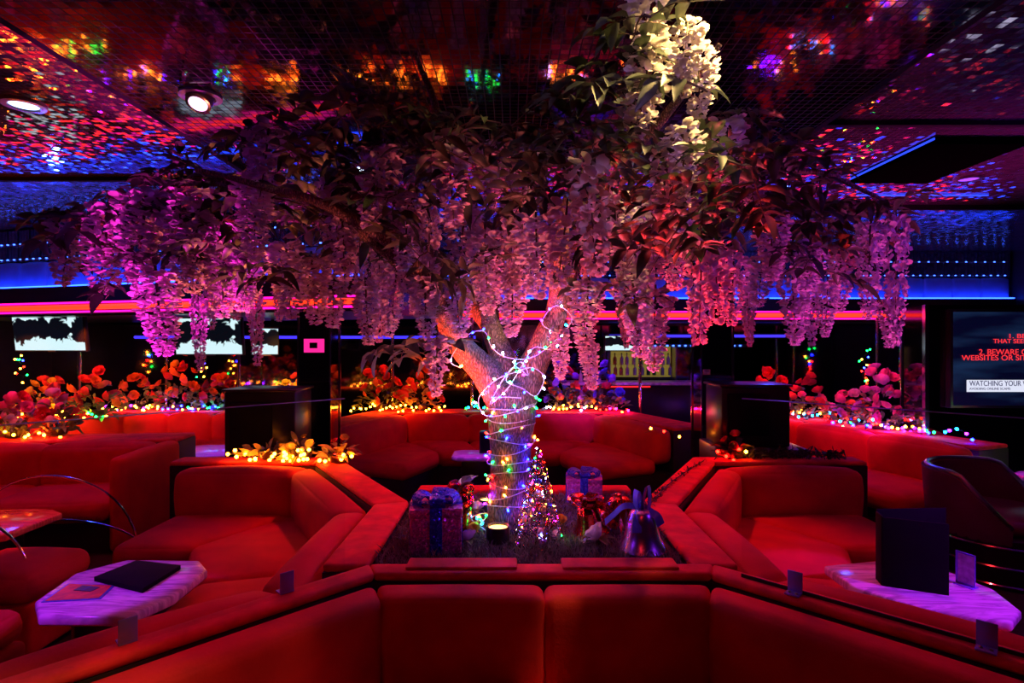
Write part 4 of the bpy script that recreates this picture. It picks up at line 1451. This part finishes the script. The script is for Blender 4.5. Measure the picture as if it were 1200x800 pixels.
def ex_silver(r, top, rot):
    b = MB()
    for i in range(9):
        a = R.uniform(0, 2 * PI)
        leaf(b, top + rv(.012), Vector((math.cos(a), math.sin(a) * .6, R.uniform(.4, 1.5))), Vector((0, 0, 1)) + rv(.4), R.uniform(.07, .12), .045, .3)
    b.build('foil_leaves', M['silver'], r)
    b = MB()
    for d in ((-.8, -.5, 0), (.6, -.7, 0), (-.7, .4, 0)):
        bow_loop(b, top, d, .07, .05, .04)
    ribbon(b, path([top, top + Vector((-.05, -.04, -.03)), top + Vector((-.09, -.05, -.1))]), (.03, .03, 0))
    b.build('bow', M['redfoil'], r)


bell((.585, 2.56, ZP + .012), 1.2, (0, 0), 'violetfoil', 'shiny violet bell with a blue ribbon bow, at the near right corner of the turf', ex_blue)
bell((-.30, 2.82, ZP + .05), 1.35, (.5, .7), 'redfoil', 'tilted red foil bell with silver leaves, left of the trunk behind the big gift', ex_silver)
bell((.39, 2.78, ZP + .015), 1.0, (.28, -.9), 'redfoil', 'red foil bell under a big red bow, in front of the small gift box', ex_red)
bell((.50, 2.92, ZP + .03), .95, (.5, 1.1), 'redfoil', 'second red foil bell, leaning behind the bell with the big red bow', ex_red_small)

# wire cone tree
def cone_tree(c, rb, h):
    r = thing('wire_cone_tree', 'small silver wire cone tree filled with baubles, beside the foot of the trunk', 'decoration', c)
    c = Vector(c)
    f = MB()
    for k in range(10):
        t = k / 10
        rr = rb * (1 - t) + .004
        cnt = max(3, int(2 * PI * rr / .055))
        rad = min(.032, rb * (1 - t) * .7 + .006) * (1 - .25 * t)
        for j in range(cnt):
            q = 2 * PI * (j + .5 * (k % 2)) / cnt
            o = Vector((math.cos(q), math.sin(q), 0)); s = Vector((-o.y, o.x, 0)); u = (Vector((0, 0, 1)) - o * rb / h).normalized()
            cc = c + o * rr + Vector((0, 0, h * t + rad))
            f.tube([cc + (s * math.cos(a) + u * math.sin(a)) * rad for a in [i * PI / 6 for i in range(12)]], .0022, 5, closed=True)
    f.tube([c + Vector((rb * math.cos(a), rb * math.sin(a), .003)) for a in [i * PI / 12 for i in range(24)]], .003, 6, closed=True)
    for j in range(6):
        q = 2 * PI * j / 6
        f.tube([c + Vector((rb * math.cos(q), rb * math.sin(q), 0)), c + Vector((0, 0, h))], .002, 5)
    f.build('wire_frame', M['chrome'], r)
    bm = {k: proto(MB().ell((0, 0, 0), .022, .022, .022, 12, 8), 'bauble', M[k]) for k in ('redfoil', 'violetfoil', 'blueglit', 'silver')}
    for k in range(26):
        t = R.random() ** 1.5 * .8
        rr = max(.0, rb * (1 - t) - .02); q = R.uniform(0, 6.28)
        place(bm[R.choice(list(bm))], 'bauble', r, trs((rr * math.cos(q), rr * math.sin(q), h * t + .025), (0, 0, 0), R.uniform(.7, 1.1) * (1 - .5 * t)))
    for k in range(26):
        t = (k + .5) / 27
        q = k * 2.4; rr = rb * (1 - t) + .005
        place(BULB[R.choice(['warm', 'red', 'white', 'green', 'pink', 'warm'])], 'bulb', r, trs((rr * math.cos(q), rr * math.sin(q), h * t + .02), (rv(1).x, rv(1).x, 0), .6))
    return r


cone_tree((.125, 2.66, ZP + .004), .105, .44)


def puck(c, label):
    r = thing('candle_cup', label, 'candle', c)
    MB().lathe([(.052, 0), (.056, .004), (.056, .07), (.052, .075), (.046, .072), (.046, .06), (0, .06)], c, 28).build('cup', M['black'], r)
    MB().lathe([(0, .061), (.045, .061), (.045, .064), (0, .066)], c, 24).build('glowing_wax', M['wax'], r)
    return r


M['wax'] = glow('glowing wax', (1, .42, .12), 5)
puck((-.065, 2.66, ZP + .004), 'black round candle cup with a glowing top, just in front of the trunk')
puck((-.13, 3.12, ZP + .004), 'black round candle cup with a glowing top, half hidden left behind the trunk')


def blossom_mb(n=16, rad=.05, layers=3):
    mb = MB()
    for l in range(layers):
        tl_ = .25 + .5 * l / max(1, layers - 1) if layers > 1 else .3
        for j in range(n // layers + 1):
            q = 2 * PI * (j + R.random() * .4) / (n // layers + 1)
            d = Vector((math.cos(q), math.sin(q), tl_ * 1.6 + R.uniform(-.1, .2)))
            petal(mb, Vector((0, 0, l * rad * .12)), d, Vector((0, 0, 1)), rad * (1 - .22 * l), rad * .9, .1)
    return mb


BL = {}
def blossom(col):
    if col not in BL:
        BL[col] = [proto(blossom_mb(R.choice((12, 15, 18)), R.uniform(.06, .075), 3), 'blossom', M['fl_' + col], ang=180) for _ in range(3)]
    return R.choice(BL[col])


def small_flower(c, col, s, label, nleaf=5):
    r = thing('silk_flower', label, 'flower', c)
    place(blossom(col), 'blossom', r, trs((0, 0, .012), (-.7, .15, R.uniform(0, 6)), s))
    m = MB()
    for i in range(nleaf):
        a = 2 * PI * i / nleaf
        leaf(m, Vector(c) + Vector((0, 0, .008)), Vector((math.cos(a), math.sin(a), .15)), Vector((0, 0, 1)), .075 * s, .04 * s, .15)
    m.build('leaves', M['leaf2'], r)
    return r


small_flower((.40, 2.62, ZP + .02), 'white', 1.15, 'pale pink silk flower lying on the turf left of the violet bell')
small_flower((-.19, 2.93, ZP + .06), 'white', .7, 'pale silk flower standing left of the trunk beside the red bell')
small_flower((-.18, 2.74, ZP + .02), 'yellow', .55, 'small yellow silk flower on the turf between the candle cup and the big gift')
small_flower((.245, 2.86, ZP + .02), 'yellow', .6, 'small yellow silk flower on the turf right of the wire cone tree')
small_flower((-.2, 2.6, ZP + .02), 'mauve', .8, 'mauve silk flower peeping out right of the big gift box')
light_string('tangle of teal and green lights lying on the turf left of the trunk', path([(-.2, 2.85, ZP + .03), (-.14, 2.8, ZP + .06), (-.17, 2.76, ZP + .03), (-.12, 2.84, ZP + .08), (-.2, 2.8, ZP + .07), (-.13, 2.77, ZP + .02)], 5),
             ['cyan', 'green', 'cyan', 'warm'], .07, near=lambda p: Vector((0, -1, .6)), wr=.002)

# garland along the right ledge
def garland(pts, label, m, w=.03, cnt=260, sz=.03):
    pts = path(pts, 8)
    c = sum(pts, Vector()) / len(pts); c.z = min(p.z for p in pts)
    r = thing('garland', label, 'garland', c)
    MB().tube(pts, .004, 5).build('cord', M['wiredark'], r)
    t = MB()
    for i in range(cnt):
        p = R.choice(pts) + rv(w * .35)
        p.z = max(p.z, c.z)
        leaf(t, p, rv(1), rv(1), sz * R.uniform(.7, 1.4), sz * .35, .1)
    t.build('foliage', M[m], r)
    return r


garland([(.70, 3.05, .752), (.8, 3.22, .752), (.95, 3.52, .752), (1.15, 3.85, .752), (1.45, 4.3, .752)], 'thin dark leafy garland on the padded ledge right of the planter', 'leaf', .02, 160, .025)
garland([(1.6, 4.42, .765), (1.85, 4.44, .77), (2.1, 4.44, .765), (2.35, 4.44, .77), (2.55, 4.42, .765)], 'bushy dark garland lying in front of the black boxy cabinet', 'leaf', .06, 420, .05)

# ------------------------------------------------------------------ flower arrangements
def arrangement(c, w, h, d, cols, nb, label, leafm='leaf2', nl=70, lights=None, llabel=None, nlt=14, fol=True, bs=1.1, base=None):
    r = thing('flower_arrangement', label, 'flower arrangement', c, 'silk flower arrangements on the ledges')
    c = Vector(c)
    m = MB()
    for i in range(nl):
        q = R.uniform(0, 2 * PI); rr = math.sqrt(R.random())
        p = c + Vector((w / 2 * rr * math.cos(q), d / 2 * rr * math.sin(q), h * (1 - rr * .8) * R.random() * .8 + .01))
        leaf(m, p, Vector((math.cos(q), math.sin(q), R.uniform(.1, 1.3))) + rv(.3), Vector((0, 0, 1)) + rv(.4), R.uniform(.09, .17), R.uniform(.035, .065), R.uniform(.1, .5))
    m.build('foliage', M[leafm], r, ang=180)
    for i in range(int(nb * 1.1)):
        q = 2.4 * i + R.uniform(-.3, .3); rr = math.sqrt((i + .5) / nb)
        x = w / 2 * rr * math.cos(q) * .92; y = d / 2 * rr * math.sin(q) * .9
        z = h * (1 - .75 * rr ** 2) * R.uniform(.75, 1.0)
        place(blossom(R.choice(cols)), 'blossom', r, trs((x, y, z), (.9 - .5 * math.sin(q) * rr + R.gauss(0, .2), .6 * math.cos(q) * rr, R.uniform(0, 6)), bs * R.uniform(.75, 1.2)))
    b = MB()
    b.lathe([(.06, 0), (.085, .01), (.1, .07), (.09, .07), (0, .055)], c, 16)
    b.build('bowl', M['black'], r)
    if lights:
        pts = []
        for i in range(9):
            t = i / 8
            pts.append(c + Vector(((t - .5) * w * 1.15, -d / 2 - .03 + R.uniform(-.03, .05), R.uniform(.015, .07))))
        light_string(llabel, path(pts, 3), lights, w * 1.25 / nlt, jitter=.03, wire='wiredark')
    return r


Yb = 7.62
def X(px, Y=7.62): return (px - CX) / F * Y
ZS = .742
arrangement((X(120, 7.05), 6.95, ZS), .6, .55, .4, ['red', 'orange', 'wine'], 15, 'red flowers at the left end of the far left flower bank', lights=['warm', 'green'], llabel='warm and green lights at the left end of the far left flower bank')
arrangement((X(160), 7.62, ZS), .62, .5, .36, ['orange', 'red', 'orange'], 16, 'orange red flowers in the far left bank, left of its tallest flowers', lights=['warm', 'warm', 'violet'], llabel='warm lights under the orange flowers of the far left bank')
arrangement((X(208), 7.62, ZS), .6, .78, .36, ['orange', 'red', 'orange', 'yellow'], 18, 'tall orange and yellow flowers in the middle of the far left bank', lights=['warm', 'warm', 'blue'], llabel='warm lights under the tallest flowers of the far left bank')
arrangement((X(258), 7.62, ZS), .6, .5, .34, ['red', 'orange', 'wine'], 14, 'red flowers at the right end of the far left bank next to a chrome post', lights=['blue', 'warm', 'green', 'blue'], llabel='blue and warm lights at the right end of the far left flower bank')
arrangement((-2.85, 7.65, ZS), .7, .55, .36, ['yellow', 'orange', 'red'], 14, 'golden flowers added behind the dark cabinet for a gold ceiling reflection, left of the mirrored column', 'leafy_gold', 90, ['warm'] * 3, 'warm lights added behind the dark cabinet for a gold ceiling reflection, left of the mirrored column', 20)  # added behind the cabinet so the ceiling mirrors a gold patch
arrangement((-5.75, 7.05, ZS), .7, .5, .36, ['red', 'orange', 'yellow'], 16, 'red and yellow flowers added at the outer corner of the far left ledge for the ceiling reflection', 'leafy_gold', 80, ['warm'] * 4, 'warm lights added at the outer corner of the far left ledge for the ceiling reflection', 20)  # added so the left ceiling mirrors warm red and gold
light_string('green lights added on the ledge straight behind the tree trunk for the ceiling reflection', path([(-.62, 7.5, .76), (-.5, 7.55, .80), (-.4, 7.5, .76), (-.3, 7.55, .82), (-.18, 7.5, .76)], 5), ['green', 'green', 'cyan'], .05, wire='wiredark')  # mostly hidden string, added for a green patch mirrored overhead
arrangement((X(22, 5.35), 5.33, .752), .42, .42, .3, ['red', 'pink', 'white'], 14, 'pink and white flowers behind the sofa at the left edge', lights=['warm', 'warm'], llabel='warm lights in the pink flowers behind the sofa at the left edge', nlt=6)
arrangement((X(66, 5.45), 5.45, .752), .3, .5, .26, ['pink', 'red', 'white'], 12, 'tall pink blossoms behind the sofa at the left edge, beside the red lit padding', lights=['warm', 'red'], llabel='short row of warm lights right of the tall pink blossoms at the left edge', nlt=5)
arrangement((X(445, 7.55), 7.55, ZS), .6, .62, .34, ['red', 'wine', 'red', 'orange'], 16, 'dark red flowers left of the trunk behind the recessed sofa', lights=['warm'] * 3, llabel='warm lights along the sofa back under the dark red flowers left of the trunk')
arrangement((X(494, 7.55), 7.55, ZS), .6, .55, .34, ['red', 'orange', 'wine'], 14, 'red flowers with yellow fronds left of the trunk behind the recessed sofa', leafm='leafy_gold', lights=['warm'] * 3, llabel='warm lights along the sofa back under the yellow fronds left of the trunk')
arrangement((X(662, 7.55), 7.55, ZS), .5, .62, .34, ['red', 'violet', 'blue', 'orange'], 17, 'red and violet flowers right of the trunk behind the recessed sofa', lights=['warm', 'warm', 'white'], llabel='warm lights under the red and violet flowers right of the trunk')
arrangement((X(706, 7.55), 7.55, ZS), .6, .62, .34, ['blue', 'violet', 'violet', 'wine'], 18, 'blue and violet flowers right of the trunk behind the recessed sofa', lights=['warm', 'pink', 'red'], llabel='warm and pink lights under the blue and violet flowers right of the trunk')
gx = lambda t: 3.28 + .9 * t
gy = lambda t: 7.2 - 2.35 * t
arrangement((gx(-.02) + .02, gy(.0) + .1, ZS + .012), .62, .6, .4, ['red', 'wine', 'red'], 16, 'dark red flowers at the far end of the long right sofa', lights=['warm', 'violet'], llabel='warm lights at the far end of the long right sofa')
arrangement((gx(.22), gy(.2), ZS + .012), .5, .5, .3, ['red', 'wine', 'pink'], 13, 'low red flowers on the long right sofa ledge, left of the pale pink ones', lights=['warm', 'red', 'cyan'], llabel='mixed lights under the low red flowers on the long right sofa')
arrangement((gx(.45), gy(.42), ZS + .012), .45, .42, .3, ['pink', 'orange', 'mauve', 'white'], 13, 'pale pink and peach flowers on the long right sofa ledge', lights=['cyan', 'blue', 'red', 'green'], llabel='blue and green lights under the pale pink flowers on the long right sofa')
arrangement((gx(.55), gy(.58), ZS + .012), .46, .72, .28, ['pink', 'mauve', 'pink'], 20, 'tall tower of big pink blossoms on the long right sofa ledge', lights=['blue', 'warm', 'violet', 'red'], llabel='violet and warm lights under the tall pink blossom tower')
light_string('coloured lights hanging over the near end of the long right sofa', path([(gx(.7), gy(.72), .79), (gx(.78), gy(.78), .80), (gx(.86), gy(.86), .85), (gx(.93) - .05, gy(.93), .78), (gx(.98) - .12, gy(.98), .62), (3.83, 4.78, .68)], 5),
             ['blue', 'green', 'violet', 'red', 'cyan'], .07, wire='wiredark')
light_string('bundle of coloured lights lying on the purple-lit table at the right edge', path([(4.2, 4.45, .58), (4.3, 4.5, .66), (4.4, 4.42, .60), (4.55, 4.5, .64), (4.7, 4.45, .58)], 5),
             ['cyan', 'red', 'blue', 'green', 'warm'], .07, wire='wire')
arrangement((X(318, 4.43), 4.42, .742), .5, .1, .14, ['white', 'yellow'], 4, 'low golden lit foliage on the ledge below the mirrored column', 'leafy_gold', 46, ['warm'] * 3, 'warm lights in the golden foliage below the mirrored column', 16, bs=.5)
arrangement((X(352, 4.43), 4.43, .742), .16, .2, .12, ['yellow', 'white'], 3, 'small upright golden foliage at the right end of the warm-lit ledge', 'leafy_gold', 26, ['warm'] * 2, 'short row of warm lights under the upright golden foliage', 7, bs=.5)
arrangement((X(398, 4.3), 4.3, .742), .2, .22, .14, ['red', 'yellow'], 4, 'tuft of golden leaves and red flowers beside the corner of the left ledge', 'leafy_gold', 26, ['warm', 'warm', 'red'], 'warm lights in the golden tuft at the corner of the left ledge', 7, bs=.5)
arrangement((X(860, 4.42), 4.47, .742), .22, .2, .1, ['red', 'wine'], 4, 'little red flowers in the garland before the black boxy cabinet', 'leaf', 22, ['red', 'warm'], 'few red and warm lights before the black boxy cabinet', 5, bs=.6)
light_string('few warm lights on the ledge left of the dark right column', path([(X(760, 5.4), 5.55, .76), (X(772, 5.4), 5.5, .8), (X(790, 5.4), 5.5, .78), (X(806, 5.2), 5.4, .74)], 4), ['warm', 'red', 'warm'], .14, wire='wiredark')
# tree lights mirrored between the far posts, modelled as added hanging strings
for px, Y, z0, z1, lab in ((1014, 8.6, .95, 1.55, 'reflection of the tree lights, made as a vertical string right of the red flowers on the long sofa'),
                           (236, 8.9, .95, 1.52, 'reflection of the tree lights, made as a vertical string below the second bright screen'),
                           (24, 8.0, 1.1, 1.5, 'reflection of the tree lights, made as a vertical string below the first bright screen')):
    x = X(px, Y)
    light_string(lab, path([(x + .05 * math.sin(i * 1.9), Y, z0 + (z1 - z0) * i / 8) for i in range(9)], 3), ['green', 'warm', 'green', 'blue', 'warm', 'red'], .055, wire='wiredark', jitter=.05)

# ------------------------------------------------------------------ lamps
def lamp(kind, loc, col, e, target=None, r=.05, angle=1.2, blend=.6):  # unseen source without a fixture; some follow visible light, some are added
    L = bpy.data.lights.new('unseen_lamp', kind)
    L.energy = e; L.color = col
    if kind in ('POINT', 'SPOT'): L.shadow_soft_size = r
    if kind == 'SPOT': L.spot_size = angle; L.spot_blend = blend
    o = bpy.data.objects.new('unseen_lamp', L)
    COL.objects.link(o); o.location = loc
    if target is not None:
        o.rotation_euler = (Vector(target) - Vector(loc)).to_track_quat('-Z', 'Y').to_euler()
    return o


RED = (1, .025, .03); MAG = (1, .03, .6); VIO = (.35, .04, 1); BLU = (.03, .08, 1); AMB = (1, .62, .2); ROSE = (1, .16, .15)
# red room spots
lamp('SPOT', (-1.9, 3.0, 2.85), RED, 28, (-1.7, 3.7, .4), .04, 1.7)
lamp('SPOT', (2.0, 3.0, 2.85), RED, 36, (1.8, 3.7, .4), .04, 1.7)
lamp('SPOT', (-1.7, .5, 2.7), RED, 45, (-.97, 1.74, .75), .03, .28, .6)
lamp('SPOT', (-.2, .3, 2.85), RED, 11, (.1, 2.3, .4), .04, 1.8)
lamp('SPOT', (-1.0, 4.6, 2.2), RED, 90, (-.75, 3.3, .5), .04, 1.5)
lamp('SPOT', (1.2, 4.6, 2.2), RED, 90, (.9, 3.3, .5), .04, 1.5)
lamp('SPOT', (-4.2, 4.0, 2.85), RED, 45, (-4.2, 5.0, .4), .04, 1.7)
lamp('SPOT', (.0, 6.0, 2.7), RED, 42, (0, 7.2, .6), .04, 1.8)
lamp('SPOT', (3.0, 5.2, 2.85), RED, 60, (3.4, 6.2, .6), .04, 1.6)
# violet black-light spots over the tables
for x, y, ax, ay, az, e in ((-1.93, 2.56, -2.9, 1.5, 2.4, 210), (1.88, 2.62, 3.0, 1.5, 2.4, 280), (-3.15, 6.0, -3.15, 5.2, 2.8, 150), (-.36, 5.85, -.4, 4.9, 2.6, 120), (4.5, 4.5, 4.7, 3.6, 2.6, 120)):
    lamp('SPOT', (ax, ay, az), (.42, .02, 1), e, (x, y, .5), .03, .42 if ax > 2 else .31, .25)
lamp('SPOT', (-3.3, 3.4, 2.85), RED, 120, (-3.3, 3.45, 0), .03, .5, .3)
# unseen spots added to brighten the flower banks
FL = (1, .10, .012)
for x, y, z, tx, ty, e, col in ((-4.9, 6.3, 1.85, -4.9, 7.6, 85, FL), (-4.0, 6.3, 1.85, -4.1, 7.6, 85, FL), (-2.7, 6.4, 1.85, -2.85, 7.65, 200, (1, .4, .06)), (-5.6, 6.0, 1.85, -5.75, 7.05, 150, (1, .2, .03)), (-1.5, 6.3, 1.9, -1.5, 7.55, 90, FL), (.9, 6.3, 1.9, .95, 7.5, 120, (.4, .04, 1)),
                                (2.6, 6.2, 1.9, 3.35, 6.8, 90, (1, .03, .02)), (2.9, 5.0, 1.9, 3.8, 5.9, 75, (1, .03, .25)), (-4.3, 4.6, 1.9, -4.45, 5.4, 45, (1, .03, .12))):
    lamp('SPOT', (x, y, z), col, e, (tx, ty, 1.0), .02, 1.1)
# tree lamps
lamp('SPOT', (-1.85, 2.0, .95), MAG, 200, (-1.5, 2.75, 2.25), .03, .75)
lamp('SPOT', (-1.35, 2.9, .95), (1, .2, .1), 110, (-1.3, 2.75, 2.2), .03, .8)
lamp('SPOT', (-.75, 2.6, .95), (1, .06, .015), 420, (-.2, 2.93, 1.6), .03, .7)
lamp('SPOT', (-2.35, 4.35, 1.0), MAG, 420, (-1.95, 3.55, 2.2), .03, .7)  # added to light the far clusters that the ceiling mirrors in magenta
lamp('SPOT', (-.1, 2.1, .9), ROSE, 78, (-.15, 2.8, 2.0), .03, 1.4)
lamp('SPOT', (.55, 2.9, .9), (1, .08, .13), 150, (.42, 2.5, 1.9), .03, 1.1)
lamp('SPOT', (.95, 2.75, .9), RED, 260, (.76, 2.25, 1.9), .03, .5)
lamp('SPOT', (1.7, 2.2, .95), (1, .08, .5), 50, (1.35, 2.7, 2.1), .03, 1.2)
lamp('SPOT', (.86, 1.80, 2.93), AMB, 165, (.46, 1.97, 2.42), .03, 1.15, .6)
lamp('SPOT', (.6, .6, 2.85), (.6, .35, 1), 22, (.4, 1.98, 2.4), .03, .75)
lamp('SPOT', (2.8, 1.2, 2.8), VIO, 50, (1.0, 2.6, 2.2), .05, 1.0)
lamp('SPOT', (-2.8, 1.2, 2.8), VIO, 22, (-1.2, 2.6, 2.2), .05, 1.0)
# unseen washes added to tint the ceiling tiles, right and left
lamp('SPOT', (3.4, 4.6, 1.6), (.8, .02, .35), 150, (3.3, 4.6, 3), .05, 2.0)
lamp('SPOT', (4.4, 2.4, 1.6), (.35, .02, 1), 120, (4.2, 2.4, 3), .05, 2.0)
lamp('SPOT', (-4.6, 3.2, 1.6), (1, .02, .01), 110, (-4.6, 3.2, 3), .05, 2.0)
# blue coves
lamp('POINT', (-4.5, 5.6, 2.5), BLU, 20, None, .05)
lamp('POINT', (3.5, 7.4, 2.4), BLU, 26, None, .05)

W = bpy.data.worlds.new('club')
sc.world = W
W.use_nodes = True
W.node_tree.nodes['Background'].inputs[0].default_value = (.02, .006, .02, 1)
W.node_tree.nodes['Background'].inputs[1].default_value = .3

cam = bpy.data.cameras.new('camera')
cam.sensor_width = 36
cam.lens = F / 1200 * 36
cam.clip_start = .05
co = bpy.data.objects.new('camera', cam)
COL.objects.link(co)
co.location = (0, 0, EZ)
co.rotation_euler = (PI / 2, 0, 0)
sc.camera = co
vs = sc.view_settings
vs.view_transform = 'Standard'; vs.look = 'None'; vs.gamma = 1; vs.use_curve_mapping = False
vs.exposure = 0
sc.display_settings.display_device = 'sRGB'
sc.cycles.use_denoising = True
sc.cycles.max_bounces = 8
sc.cycles.glossy_bounces = 4
sc.cycles.transparent_max_bounces = 12
sc.cycles.sample_clamp_indirect = 4
